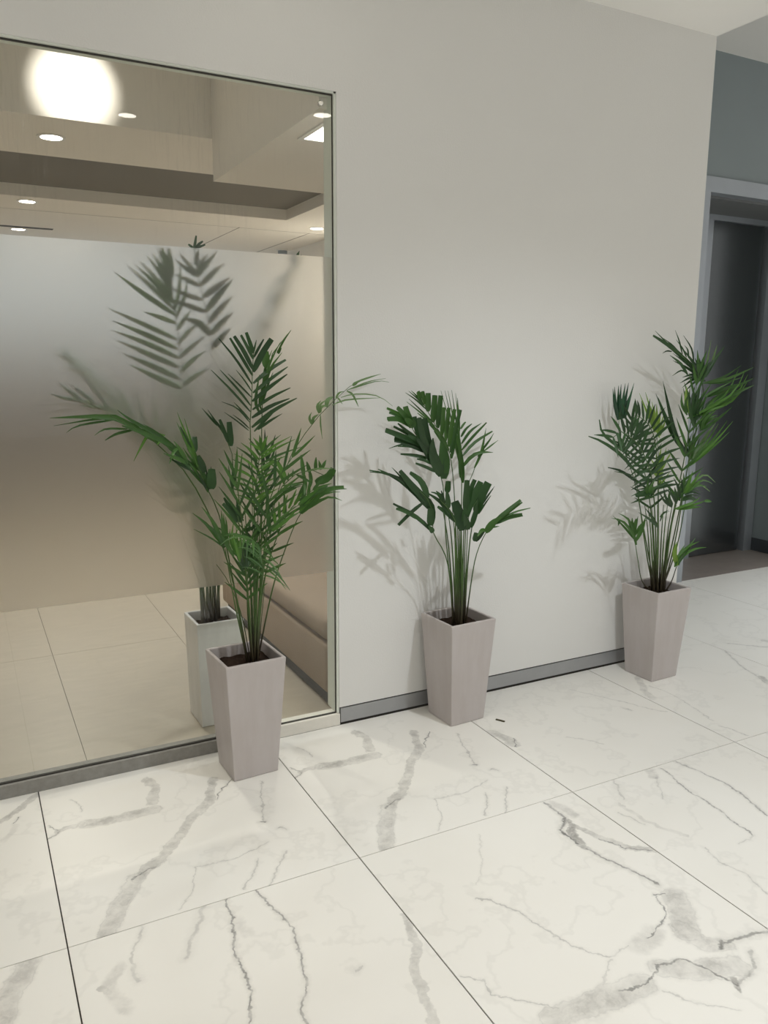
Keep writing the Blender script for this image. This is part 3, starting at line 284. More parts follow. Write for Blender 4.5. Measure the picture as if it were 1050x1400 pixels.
  {'p':[[1.711,-0.13,0.383],[1.694,-0.12,0.73],[1.675,-0.12,0.965],[1.643,-0.13,1.101],[1.578,-0.14,1.189],[1.535,-0.14,1.256],[1.5,-0.14,1.31]],'n':0,'L':0.1,'t0':0.5,'a':(40,10),'w':0.01,'d':0.0,'s':'LR','m':'mid','r':0.003,'bl':0,'pr':(1,1,1),'j':1,'lf':[[[[1.532,-0.13,1.27],[1.521,-0.141,1.298],[1.51,-0.151,1.321]],0.0182,0.9],[[[1.519,-0.13,1.288],[1.5,-0.148,1.305],[1.482,-0.165,1.321]],0.0181,0.9],[[[1.549,-0.13,1.244],[1.549,-0.129,1.279],[1.549,-0.128,1.313]],0.0231,0.95],[[[1.571,-0.13,1.203],[1.568,-0.141,1.258],[1.565,-0.151,1.306]],0.0232,0.95],[[[1.593,-0.13,1.181],[1.599,-0.128,1.244],[1.606,-0.126,1.303]],0.0214,0.95],[[[1.611,-0.13,1.15],[1.605,-0.146,1.208],[1.598,-0.161,1.261]],0.0175,0.9],[[[1.629,-0.13,1.131],[1.636,-0.127,1.196],[1.644,-0.124,1.256]],0.0177,0.9],[[[1.643,-0.13,1.108],[1.644,-0.146,1.186],[1.646,-0.162,1.253]],0.0176,0.9],[[[1.652,-0.13,1.085],[1.671,-0.132,1.174],[1.69,-0.134,1.248]],0.0168,0.9],[[[1.657,-0.13,1.062],[1.675,-0.12,1.139],[1.693,-0.11,1.202]],0.0149,0.6],[[[1.541,-0.13,1.252],[1.492,-0.136,1.289],[1.444,-0.142,1.316]],0.0062,0.2],[[[1.532,-0.13,1.266],[1.493,-0.14,1.296],[1.453,-0.15,1.322]],0.0062,0.2],[[[1.523,-0.13,1.277],[1.495,-0.137,1.303],[1.467,-0.144,1.323]],0.0062,0.2],[[[1.571,-0.13,1.203],[1.523,-0.121,1.249],[1.475,-0.113,1.292]],0.0063,0.2],[[[1.58,-0.13,1.188],[1.514,-0.139,1.239],[1.447,-0.147,1.283]],0.0067,0.2],[[[1.594,-0.13,1.17],[1.544,-0.139,1.208],[1.493,-0.147,1.241]],0.0077,0.4],[[[1.62,-0.13,1.139],[1.589,-0.138,1.164],[1.558,-0.145,1.187]],0.0136,0.25],[[[1.643,-0.13,1.093],[1.609,-0.132,1.136],[1.574,-0.134,1.171]],0.0176,0.2],[[[1.634,-0.13,1.12],[1.592,-0.133,1.163],[1.551,-0.135,1.197]],0.0127,0.25]]},
  {'p':[[1.69,-0.13,0.386],[1.628,-0.15,0.743],[1.584,-0.18,0.998],[1.51,-0.2,1.092],[1.458,-0.21,1.152],[1.431,-0.22,1.2],[1.407,-0.22,1.225]],'n':0,'L':0.1,'t0':0.5,'a':(40,10),'w':0.01,'d':0.0,'s':'LR','m':'dark','r':0.003,'bl':0,'pr':(1,1,1),'j':1,'lf':[[[[1.443,-0.2,1.198],[1.389,-0.202,1.241],[1.334,-0.205,1.265]],0.0121,0.8,'mid'],[[[1.443,-0.2,1.201],[1.392,-0.218,1.246],[1.358,-0.236,1.269]],0.0193,0.9,'mid'],[[[1.443,-0.2,1.198],[1.425,-0.195,1.24],[1.418,-0.189,1.269]],0.0233,0.9,'mid'],[[[1.443,-0.2,1.194],[1.392,-0.19,1.234],[1.357,-0.18,1.248]],0.014,0.8,'mid'],[[[1.447,-0.2,1.194],[1.379,-0.214,1.225],[1.324,-0.227,1.227]],0.0212,0.9,'mid'],[[[1.439,-0.2,1.198],[1.411,-0.224,1.215],[1.383,-0.248,1.227]],0.0286,0.5,'mid'],[[[1.447,-0.2,1.194],[1.437,-0.203,1.213],[1.427,-0.206,1.23]],0.027,0.6,'mid'],[[[1.464,-0.2,1.151],[1.418,-0.186,1.176],[1.379,-0.173,1.197]],0.0122,0.7],[[[1.477,-0.2,1.129],[1.412,-0.199,1.157],[1.332,-0.198,1.187]],0.0224,0.9],[[[1.485,-0.2,1.118],[1.431,-0.193,1.141],[1.375,-0.186,1.152]],0.0291,0.9],[[[1.494,-0.2,1.1],[1.399,-0.222,1.135],[1.322,-0.245,1.126]],0.0102,0],[[[1.494,-0.2,1.103],[1.438,-0.203,1.124],[1.38,-0.206,1.127]],0.0113,0.2],[[[1.511,-0.2,1.077],[1.456,-0.193,1.09],[1.401,-0.187,1.097]],0.0132,0.5],[[[1.528,-0.2,1.055],[1.481,-0.222,1.074],[1.438,-0.243,1.083]],0.0123,0.6],[[[1.545,-0.2,1.025],[1.49,-0.222,1.048],[1.432,-0.243,1.068]],0.0132,0.6],[[[1.46,-0.2,1.155],[1.421,-0.196,1.181],[1.387,-0.191,1.209]],0.0122,0.5],[[[1.536,-0.2,1.047],[1.474,-0.189,1.164],[1.463,-0.178,1.231]],0.0217,0.8],[[[1.545,-0.2,1.039],[1.476,-0.222,1.152],[1.444,-0.243,1.232]],0.0253,0.8],[[[1.554,-0.2,1.031],[1.51,-0.2,1.135],[1.492,-0.199,1.225]],0.0294,0.8],[[[1.567,-0.2,1.009],[1.52,-0.219,1.093],[1.507,-0.238,1.156]],0.0388,0.1],[[[1.58,-0.2,0.997],[1.581,-0.195,1.081],[1.57,-0.19,1.146]],0.0442,0.05,'mid'],[[[1.576,-0.2,1.001],[1.592,-0.199,1.055],[1.591,-0.198,1.11]],0.028,0.1],[[[1.536,-0.2,1.047],[1.484,-0.215,1.116],[1.442,-0.23,1.155]],0.0217,0.3],[[[1.51,-0.2,1.092],[1.467,-0.216,1.138],[1.405,-0.232,1.17]],0.0197,0.4],[[[1.519,-0.2,1.084],[1.513,-0.194,1.134],[1.515,-0.189,1.184]],0.0218,0.4]]},
  {'p':[[1.67,-0.15,0.395],[1.624,-0.17,0.66],[1.543,-0.19,0.793],[1.537,-0.2,0.852],[1.514,-0.21,0.914],[1.473,-0.21,0.958]],'n':0,'L':0.1,'t0':0.5,'a':(40,10),'w':0.01,'d':0.0,'s':'LR','m':'dark','r':0.003,'bl':0,'pr':(1,1,1),'j':1,'lf':[[[[1.537,-0.2,0.796],[1.524,-0.204,0.812],[1.511,-0.207,0.825]],0.0203,0.2],[[[1.526,-0.2,0.823],[1.521,-0.208,0.859],[1.516,-0.215,0.893]],0.0289,0.9],[[[1.536,-0.2,0.837],[1.529,-0.189,0.903],[1.492,-0.178,0.948]],0.0271,0.3],[[[1.514,-0.2,0.891],[1.455,-0.199,0.957],[1.373,-0.198,1.017],[1.302,-0.197,1.038]],0.0247,0],[[[1.514,-0.2,0.913],[1.443,-0.204,0.977],[1.387,-0.208,1.04]],0.0274,0.6],[[[1.513,-0.2,0.931],[1.481,-0.203,0.992],[1.43,-0.206,1.03]],0.0238,0.6],[[[1.454,-0.2,0.961],[1.374,-0.197,1.013],[1.306,-0.194,1.048]],0.0122,0.3],[[[1.421,-0.2,0.985],[1.394,-0.197,1.019],[1.361,-0.195,1.052]],0.0071,0.1],[[[1.421,-0.2,0.985],[1.357,-0.191,1.024],[1.278,-0.181,1.044]],0.0085,0.6],[[[1.438,-0.2,0.97],[1.352,-0.207,1.026],[1.263,-0.214,1.043]],0.007,0.5],[[[1.492,-0.2,0.913],[1.444,-0.194,0.878],[1.395,-0.187,0.834]],0.0139,0.9],[[[1.537,-0.2,0.796],[1.492,-0.195,0.84],[1.444,-0.19,0.876],[1.373,-0.185,0.916]],0.0154,0.5],[[[1.481,-0.2,0.849],[1.426,-0.194,0.882],[1.384,-0.188,0.897]],0.0171,0.6],[[[1.498,-0.2,0.833],[1.472,-0.193,0.856],[1.451,-0.187,0.864]],0.0125,0.2]]},
  {'p':[[1.677,-0.16,0.397],[1.636,-0.2,0.752],[1.623,-0.22,0.833],[1.581,-0.23,0.89],[1.54,-0.24,0.925]],'n':0,'L':0.1,'t0':0.5,'a':(40,10),'w':0.01,'d':0.0,'s':'LR','m':'dark','r':0.003,'bl':0,'pr':(1,1,1),'j':1,'lf':[[[[1.623,-0.22,0.833],[1.566,-0.212,0.907],[1.511,-0.203,0.947]],0.0183,0.3],[[[1.57,-0.22,0.904],[1.55,-0.209,0.941],[1.526,-0.199,0.95]],0.0096,0.4],[[[1.57,-0.22,0.904],[1.556,-0.22,0.939],[1.535,-0.219,0.956]],0.0106,0.4],[[[1.574,-0.22,0.904],[1.564,-0.223,0.933],[1.554,-0.226,0.958]],0.0096,0.4],[[[1.625,-0.22,0.833],[1.595,-0.214,0.864],[1.549,-0.209,0.895]],0.0214,0.5],[[[1.584,-0.22,0.948],[1.582,-0.227,0.972],[1.579,-0.233,0.994]],0.023,0.95],[[[1.591,-0.22,0.888],[1.577,-0.235,0.928],[1.562,-0.251,0.961]],0.0202,0.4]]},
  {'p':[[1.719,-0.15,0.388],[1.704,-0.18,0.682],[1.694,-0.2,0.823],[1.699,-0.21,0.87],[1.723,-0.22,0.911]],'n':0,'L':0.1,'t0':0.5,'a':(40,10),'w':0.01,'d':0.0,'s':'LR','m':'dark','r':0.003,'bl':0,'pr':(1,1,1),'j':1,'lf':[[[[1.661,-0.21,0.793],[1.656,-0.198,0.849],[1.638,-0.187,0.905]],0.0423,0.8],[[[1.665,-0.21,0.827],[1.68,-0.218,0.88],[1.73,-0.226,0.98]],0.0304,0.8],[[[1.673,-0.21,0.865],[1.666,-0.224,0.93],[1.659,-0.239,0.993]],0.0234,0.95],[[[1.682,-0.21,0.864],[1.688,-0.216,0.94],[1.705,-0.223,0.989]],0.0196,0.95],[[[1.722,-0.21,0.853],[1.735,-0.221,0.918],[1.762,-0.231,0.975]],0.0365,0.9],[[[1.731,-0.21,0.871],[1.776,-0.199,0.911],[1.821,-0.188,0.951]],0.007,0.1],[[[1.731,-0.21,0.864],[1.759,-0.22,0.908],[1.786,-0.23,0.95]],0.0059,0.1],[[[1.736,-0.21,0.852],[1.764,-0.209,0.889],[1.791,-0.209,0.92]],0.007,0.3],[[[1.701,-0.21,0.801],[1.712,-0.224,0.864],[1.71,-0.239,0.912]],0.0207,0.3],[[[1.688,-0.21,0.795],[1.667,-0.228,0.832],[1.645,-0.246,0.865]],0.0255,0.3],[[[1.721,-0.21,0.745],[1.723,-0.211,0.764],[1.725,-0.213,0.78]],0.0219,0.9],[[[1.726,-0.21,0.745],[1.735,-0.229,0.771],[1.743,-0.248,0.797]],0.0139,0.3]]},
  {'p':[[1.719,-0.16,0.39],[1.718,-0.2,0.597],[1.725,-0.22,0.701],[1.749,-0.24,0.781],[1.777,-0.25,0.821],[1.806,-0.26,0.843]],'n':0,'L':0.1,'t0':0.5,'a':(40,10),'w':0.01,'d':0.0,'s':'LR','m':'mid','r':0.003,'bl':0,'pr':(1,1,1),'j':1,'lf':[[[[1.746,-0.25,0.789],[1.794,-0.264,0.841],[1.882,-0.278,0.905]],0.0178,0.7],[[[1.786,-0.25,0.82],[1.839,-0.263,0.86],[1.891,-0.276,0.896]],0.0109,0.6],[[[1.804,-0.25,0.83],[1.868,-0.262,0.857],[1.933,-0.275,0.87]],0.008,0.4],[[[1.786,-0.25,0.816],[1.843,-0.247,0.834],[1.918,-0.244,0.839]],0.02,0.8],[[[1.769,-0.25,0.802],[1.786,-0.251,0.804],[1.804,-0.252,0.805]],0.0069,0],[[[1.742,-0.25,0.786],[1.767,-0.264,0.824],[1.792,-0.278,0.847]],0.0276,0.2],[[[1.742,-0.25,0.793],[1.716,-0.261,0.798],[1.691,-0.272,0.78]],0.0157,0.3]]},
  {'p':[[1.739,-0.12,0.375],[1.749,-0.1,0.72],[1.77,-0.08,0.939],[1.777,-0.08,0.953],[1.816,-0.08,1.053],[1.838,-0.08,1.087]],'n':0,'L':0.1,'t0':0.5,'a':(40,10),'w':0.01,'d':0.0,'s':'LR','m':'mid','r':0.003,'bl':0,'pr':(1,1,1),'j':1,'lf':[[[[1.798,-0.08,1.011],[1.824,-0.087,1.073],[1.839,-0.094,1.17]],0.0113,0],[[[1.833,-0.08,1.08],[1.867,-0.078,1.117],[1.89,-0.076,1.147]],0.0082,0],[[[1.838,-0.08,1.075],[1.872,-0.085,1.098],[1.902,-0.09,1.119]],0.0072,0],[[[1.816,-0.08,1.053],[1.829,-0.081,1.072],[1.841,-0.082,1.087]],0.0164,0.2],[[[1.838,-0.08,1.087],[1.852,-0.083,1.107],[1.866,-0.085,1.126]],0.0072,0]]},
  {'p':[[1.676,-0.14,0.391],[1.664,-0.14,0.559],[1.64,-0.14,0.754],[1.611,-0.14,0.887]],'n':0,'L':0.15,'t0':0.5,'a':(50,16),'w':0.012,'d':0.1,'s':'LR','m':'mid','r':0.0045,'bl':0,'pr':(0.7,1,0.7),'j':0},
  {'p':[[1.693,-0.13,0.385],[1.683,-0.13,0.554],[1.664,-0.13,0.75],[1.64,-0.13,0.883]],'n':0,'L':0.15,'t0':0.5,'a':(50,16),'w':0.012,'d':0.1,'s':'LR','m':'mid','r':0.0045,'bl':0,'pr':(0.7,1,0.7),'j':0},
  {'p':[[1.684,-0.16,0.396],[1.676,-0.16,0.563],[1.661,-0.16,0.756],[1.645,-0.16,0.887]],'n':0,'L':0.15,'t0':0.5,'a':(50,16),'w':0.012,'d':0.1,'s':'LR','m':'mid','r':0.0045,'bl':0,'pr':(0.7,1,0.7),'j':0},
  {'p':[[1.734,-0.1,0.37],[1.729,-0.1,0.541],[1.721,-0.1,0.738],[1.714,-0.1,0.872]],'n':0,'L':0.15,'t0':0.5,'a':(50,16),'w':0.012,'d':0.1,'s':'LR','m':'mid','r':0.0045,'bl':0,'pr':(0.7,1,0.7),'j':0},
  {'p':[[1.718,-0.14,0.385],[1.716,-0.14,0.553],[1.715,-0.14,0.747],[1.718,-0.14,0.878]],'n':0,'L':0.15,'t0':0.5,'a':(50,16),'w':0.012,'d':0.1,'s':'LR','m':'mid','r':0.0045,'bl':0,'pr':(0.7,1,0.7),'j':0},
  {'p':[[1.742,-0.12,0.375],[1.746,-0.12,0.544],[1.76,-0.12,0.738],[1.784,-0.12,0.87]],'n':0,'L':0.15,'t0':0.5,'a':(50,16),'w':0.012,'d':0.1,'s':'LR','m':'mid','r':0.0045,'bl':0,'pr':(0.7,1,0.7),'j':0},
  {'p':[[1.678,-0.18,0.403],[1.671,-0.18,0.568],[1.662,-0.18,0.76],[1.652,-0.18,0.89]],'n':0,'L':0.15,'t0':0.5,'a':(50,16),'w':0.012,'d':0.1,'s':'LR','m':'mid','r':0.0045,'bl':0,'pr':(0.7,1,0.7),'j':0},
  {'p':[[1.678,-0.2,0.409],[1.673,-0.2,0.573],[1.665,-0.2,0.763],[1.659,-0.2,0.892]],'n':0,'L':0.15,'t0':0.5,'a':(50,16),'w':0.012,'d':0.1,'s':'LR','m':'mid','r':0.0045,'bl':0,'pr':(0.7,1,0.7),'j':0},
],
'lift': [
  {'p':[[2.804,-0.15,0.382],[2.875,-0.14,0.634],[2.943,-0.13,0.953],[3.0,-0.13,1.238],[2.993,-0.14,1.352],[2.915,-0.16,1.403],[2.803,-0.18,1.457],[2.708,-0.2,1.491]],'n':0,'L':0.1,'t0':0.5,'a':(40,10),'w':0.01,'d':0.0,'s':'LR','m':'dark','r':0.003,'bl':0,'pr':(1,1,1),'j':1,'lf':[[[[2.973,-0.16,1.35],[2.876,-0.156,1.402],[2.776,-0.153,1.439]],0.0125,0],[[[2.968,-0.16,1.356],[2.858,-0.171,1.417],[2.743,-0.181,1.469]],0.0109,0],[[[2.963,-0.16,1.362],[2.875,-0.158,1.429],[2.788,-0.155,1.487]],0.0124,0],[[[2.959,-0.16,1.369],[2.874,-0.181,1.428],[2.769,-0.202,1.495]],0.0127,0],[[[2.866,-0.16,1.426],[2.748,-0.169,1.492],[2.622,-0.178,1.542]],0.0189,0.5],[[[2.791,-0.16,1.475],[2.717,-0.167,1.514],[2.638,-0.173,1.562]],0.0075,0],[[[2.811,-0.16,1.466],[2.771,-0.146,1.506],[2.733,-0.133,1.533]],0.0076,0],[[[2.824,-0.16,1.466],[2.807,-0.152,1.524],[2.787,-0.144,1.569]],0.0064,0],[[[2.851,-0.16,1.453],[2.822,-0.159,1.493],[2.782,-0.158,1.528]],0.0064,0],[[[2.864,-0.16,1.449],[2.827,-0.185,1.484],[2.778,-0.209,1.503]],0.007,0],[[[2.899,-0.16,1.426],[2.868,-0.17,1.489],[2.8,-0.18,1.546]],0.0071,0],[[[2.759,-0.16,1.477],[2.731,-0.157,1.479],[2.711,-0.153,1.469]],0.0064,0],[[[2.865,-0.16,1.378],[2.798,-0.176,1.426],[2.715,-0.191,1.461]],0.013,0.1],[[[2.843,-0.16,1.403],[2.812,-0.162,1.43],[2.777,-0.165,1.431]],0.0064,0],[[[2.865,-0.16,1.38],[2.817,-0.167,1.396],[2.758,-0.173,1.373]],0.0077,0],[[[2.947,-0.16,1.375],[2.888,-0.184,1.41],[2.829,-0.209,1.431]],0.0122,0],[[[2.949,-0.16,1.379],[2.934,-0.153,1.416],[2.919,-0.146,1.451]],0.0131,0],[[[2.951,-0.16,1.382],[2.941,-0.161,1.418],[2.931,-0.161,1.451]],0.0113,0],[[[2.953,-0.16,1.385],[2.946,-0.17,1.418],[2.939,-0.18,1.447]],0.0135,0],[[[2.963,-0.16,1.362],[2.94,-0.173,1.419],[2.939,-0.186,1.456]],0.0116,0],[[[2.973,-0.16,1.37],[2.969,-0.172,1.416],[2.997,-0.183,1.443]],0.0109,0],[[[2.978,-0.16,1.366],[3.013,-0.169,1.436],[3.065,-0.179,1.504]],0.0171,0],[[[2.974,-0.16,1.371],[2.987,-0.159,1.453],[3.001,-0.157,1.53]],0.0066,0,'pale'],[[[3.012,-0.16,1.426],[3.006,-0.177,1.47],[2.999,-0.194,1.508]],0.0078,0,'pale'],[[[2.983,-0.16,1.349],[2.907,-0.172,1.349],[2.827,-0.184,1.302]],0.0111,0],[[[2.976,-0.16,1.351],[2.92,-0.147,1.357],[2.866,-0.134,1.32]],0.0124,0],[[[2.97,-0.16,1.353],[2.894,-0.162,1.367],[2.816,-0.165,1.341]],0.0134,0],[[[2.964,-0.16,1.355],[2.905,-0.156,1.378],[2.843,-0.152,1.365]],0.0137,0],[[[2.961,-0.16,1.347],[2.903,-0.172,1.394],[2.843,-0.183,1.406]],0.0125,0],[[[2.96,-0.16,1.352],[2.931,-0.152,1.406],[2.894,-0.144,1.438]],0.0118,0],[[[2.959,-0.16,1.358],[2.916,-0.181,1.406],[2.872,-0.203,1.43]],0.0122,0]]},  # first pale strip is a white glint drawn as a leaf blade
  {'p':[[2.803,-0.16,0.385],[2.856,-0.17,0.641],[2.882,-0.19,1.029],[2.904,-0.2,1.207],[2.973,-0.22,1.271],[3.088,-0.23,1.335]],'n':0,'L':0.1,'t0':0.5,'a':(40,10),'w':0.01,'d':0.0,'s':'LR','m':'mid','r':0.003,'bl':0,'pr':(1,1,1),'j':1,'lf':[[[[2.826,-0.21,1.188],[2.926,-0.22,1.225],[3.044,-0.229,1.296],[3.093,-0.239,1.401]],0.0113,0,'bright'],[[[2.841,-0.21,1.192],[2.956,-0.228,1.238],[3.07,-0.247,1.304],[3.105,-0.265,1.398]],0.0115,0,'bright'],[[[2.855,-0.21,1.197],[2.988,-0.207,1.23],[3.137,-0.204,1.291],[3.209,-0.2,1.379]],0.0137,0,'bright'],[[[2.87,-0.21,1.202],[3.0,-0.201,1.223],[3.144,-0.192,1.267],[3.233,-0.184,1.35]],0.0135,0,'bright'],[[[2.908,-0.21,1.34],[3.038,-0.205,1.365],[3.159,-0.2,1.419]],0.0109,0],[[[2.923,-0.21,1.34],[3.076,-0.211,1.363],[3.23,-0.213,1.412]],0.0134,0],[[[2.939,-0.21,1.34],[3.072,-0.204,1.346],[3.18,-0.198,1.368]],0.012,0],[[[2.947,-0.21,1.252],[3.082,-0.225,1.316],[3.204,-0.241,1.364]],0.0184,0],[[[2.964,-0.21,1.22],[3.103,-0.212,1.287],[3.244,-0.213,1.331]],0.0185,0.1],[[[2.918,-0.21,1.28],[2.984,-0.237,1.321],[3.024,-0.263,1.348]],0.0119,0],[[[2.93,-0.21,1.28],[3.021,-0.234,1.318],[3.101,-0.258,1.342]],0.0127,0],[[[2.943,-0.21,1.281],[3.031,-0.219,1.303],[3.115,-0.227,1.309]],0.0126,0],[[[2.902,-0.21,1.197],[2.95,-0.216,1.244],[3.003,-0.222,1.284]],0.013,0,'bright'],[[[2.913,-0.21,1.198],[2.975,-0.221,1.243],[3.055,-0.232,1.281]],0.0134,0,'bright'],[[[2.924,-0.21,1.199],[2.96,-0.238,1.23],[3.009,-0.265,1.246]],0.0114,0,'bright'],[[[2.92,-0.21,1.133],[3.026,-0.207,1.181],[3.116,-0.203,1.232]],0.0135,0],[[[2.902,-0.21,1.16],[2.947,-0.215,1.206],[2.959,-0.219,1.24]],0.013,0],[[[2.91,-0.21,1.161],[2.959,-0.229,1.209],[2.97,-0.247,1.234]],0.0122,0],[[[2.919,-0.21,1.162],[2.969,-0.225,1.195],[2.983,-0.241,1.2]],0.0136,0],[[[2.855,-0.21,1.179],[2.845,-0.221,1.25],[2.829,-0.232,1.317]],0.0115,0,'dark'],[[[2.862,-0.21,1.185],[2.859,-0.229,1.268],[2.856,-0.247,1.342]],0.0125,0,'dark'],[[[2.868,-0.21,1.192],[2.865,-0.237,1.254],[2.866,-0.263,1.301]],0.0134,0,'dark'],[[[2.843,-0.21,1.193],[2.845,-0.196,1.257],[2.861,-0.183,1.326]],0.0113,0,'dark'],[[[2.847,-0.21,1.199],[2.864,-0.194,1.268],[2.901,-0.177,1.337]],0.0113,0,'dark'],[[[2.852,-0.21,1.206],[2.863,-0.208,1.264],[2.898,-0.206,1.317]],0.0117,0,'dark'],[[[2.826,-0.21,1.203],[2.801,-0.198,1.251],[2.808,-0.187,1.299]],0.0125,0,'mid'],[[[2.828,-0.21,1.215],[2.798,-0.22,1.255],[2.805,-0.23,1.301]],0.012,0,'mid'],[[[2.836,-0.21,1.213],[2.82,-0.201,1.273],[2.828,-0.193,1.327]],0.0155,0.1,'yellow'],[[[2.887,-0.21,1.18],[2.873,-0.229,1.245],[2.862,-0.249,1.299]],0.0112,0,'dark'],[[[2.895,-0.21,1.184],[2.926,-0.204,1.251],[2.968,-0.198,1.308]],0.0118,0,'dark'],[[[2.902,-0.21,1.189],[2.929,-0.213,1.237],[2.974,-0.216,1.277]],0.0112,0,'dark'],[[[2.912,-0.21,1.13],[2.932,-0.197,1.18],[2.987,-0.183,1.218]],0.0121,0],[[[2.92,-0.21,1.133],[2.912,-0.235,1.186],[2.946,-0.261,1.225]],0.0131,0],[[[2.928,-0.21,1.135],[2.963,-0.202,1.171],[3.044,-0.194,1.188]],0.0136,0],[[[2.878,-0.21,1.143],[2.825,-0.234,1.197],[2.762,-0.258,1.306]],0.0134,0,'dark'],[[[2.879,-0.21,1.162],[2.869,-0.214,1.207],[2.857,-0.218,1.304]],0.0135,0,'dark']]},
  {'p':[[2.825,-0.14,0.377],[2.925,-0.12,0.59],[2.978,-0.11,0.88],[2.985,-0.1,0.958],[2.991,-0.1,0.994]],'n':0,'L':0.1,'t0':0.5,'a':(40,10),'w':0.01,'d':0.0,'s':'LR','m':'mid','r':0.003,'bl':0,'pr':(1,1,1),'j':1,'lf':[[[[2.955,-0.12,0.954],[3.004,-0.119,1.002],[3.078,-0.118,1.073],[3.14,-0.117,1.15]],0.0115,0,'bright'],[[[2.967,-0.12,0.959],[3.038,-0.116,1.015],[3.133,-0.113,1.089],[3.208,-0.109,1.162]],0.0117,0,'bright'],[[[2.978,-0.12,0.964],[3.035,-0.125,1.01],[3.117,-0.131,1.073],[3.213,-0.136,1.16]],0.0115,0,'bright'],[[[2.989,-0.12,0.969],[3.053,-0.119,1.007],[3.146,-0.118,1.061],[3.219,-0.118,1.109]],0.0112,0,'bright'],[[[2.976,-0.12,0.97],[3.004,-0.112,1.029],[3.04,-0.103,1.086]],0.0111,0,'mid'],[[[2.983,-0.12,0.974],[3.013,-0.121,1.036],[3.057,-0.122,1.093]],0.0111,0,'mid'],[[[2.991,-0.12,0.979],[3.011,-0.133,1.028],[3.043,-0.145,1.061]],0.0124,0,'mid'],[[[2.961,-0.12,1.007],[2.853,-0.13,1.102],[2.738,-0.141,1.349]],0.0202,0.0,'dark'],[[[2.958,-0.12,1.003],[2.855,-0.11,1.109],[2.741,-0.101,1.295]],0.0203,0,'dark'],[[[2.94,-0.12,1.026],[2.845,-0.119,1.123],[2.741,-0.117,1.278]],0.0138,0,'dark'],[[[2.964,-0.12,0.982],[2.942,-0.131,1.064],[2.94,-0.142,1.115]],0.0107,0,'mid'],[[[2.969,-0.12,0.989],[2.973,-0.12,1.073],[3.006,-0.119,1.146]],0.0131,0,'mid'],[[[2.975,-0.12,0.995],[2.965,-0.137,1.061],[2.989,-0.154,1.114]],0.0132,0,'mid'],[[[2.965,-0.12,0.989],[2.945,-0.109,1.051],[2.916,-0.097,1.123]],0.0114,0,'dark'],[[[2.965,-0.12,1.007],[2.945,-0.126,1.065],[2.925,-0.132,1.131]],0.0111,0,'dark'],[[[2.982,-0.12,0.993],[3.045,-0.123,1.081],[3.111,-0.126,1.156]],0.0165,0,'pale']]},
  {'p':[[2.793,-0.13,0.379],[2.727,-0.12,0.61],[2.651,-0.1,0.899],[2.557,-0.09,1.099],[2.547,-0.085,1.179],[2.561,-0.08,1.274]],'n':0,'L':0.1,'t0':0.5,'a':(40,10),'w':0.01,'d':0.0,'s':'LR','m':'blue','r':0.003,'bl':0,'pr':(1,1,1),'j':1,'lf':[[[[2.546,-0.08,1.181],[2.518,-0.082,1.253],[2.502,-0.085,1.318]],0.0135,0.0],[[[2.549,-0.08,1.182],[2.513,-0.094,1.253],[2.489,-0.108,1.327]],0.0134,0.0],[[[2.557,-0.08,1.183],[2.541,-0.081,1.252],[2.538,-0.081,1.331]],0.0135,0.0],[[[2.563,-0.08,1.184],[2.544,-0.088,1.252],[2.538,-0.096,1.337]],0.0135,0.0],[[[2.571,-0.08,1.186],[2.559,-0.089,1.252],[2.56,-0.098,1.341]],0.0135,0.0],[[[2.578,-0.08,1.187],[2.584,-0.076,1.251],[2.605,-0.071,1.342]],0.0136,0.0],[[[2.589,-0.08,1.189],[2.588,-0.093,1.252],[2.603,-0.106,1.342]],0.0116,0.0],[[[2.587,-0.08,1.189],[2.59,-0.088,1.252],[2.61,-0.096,1.324]],0.0116,0.0],[[[2.584,-0.08,1.188],[2.596,-0.077,1.251],[2.625,-0.074,1.305]],0.0117,0.0]],'nv':(-0.4,-0.85,0.2)},
  {'p':[[2.781,-0.15,0.385],[2.711,-0.18,0.708],[2.633,-0.22,0.917],[2.528,-0.27,1.039],[2.416,-0.31,1.123],[2.303,-0.35,1.16],[2.247,-0.37,1.141]],'n':17,'L':0.115,'t0':0.46,'a':(80,50),'w':0.012,'d':0.1,'s':'LR','m':'dark','r':0.0035,'bl':0,'pr':(0.9,1,0.8),'j':1,'nv':(-0.45,-0.8,0.3)},
  {'p':[[2.785,-0.15,0.385],[2.761,-0.15,0.698],[2.71,-0.17,0.97],[2.649,-0.2,1.105],[2.559,-0.24,1.18],[2.454,-0.28,1.215]],'n':15,'L':0.13,'t0':0.5,'a':(75,50),'w':0.012,'d':0.2,'s':'LR','m':'dark','r':0.0035,'bl':0,'pr':(0.8,1,0.8),'j':1,'nv':(-0.55,-0.8,0.2)},
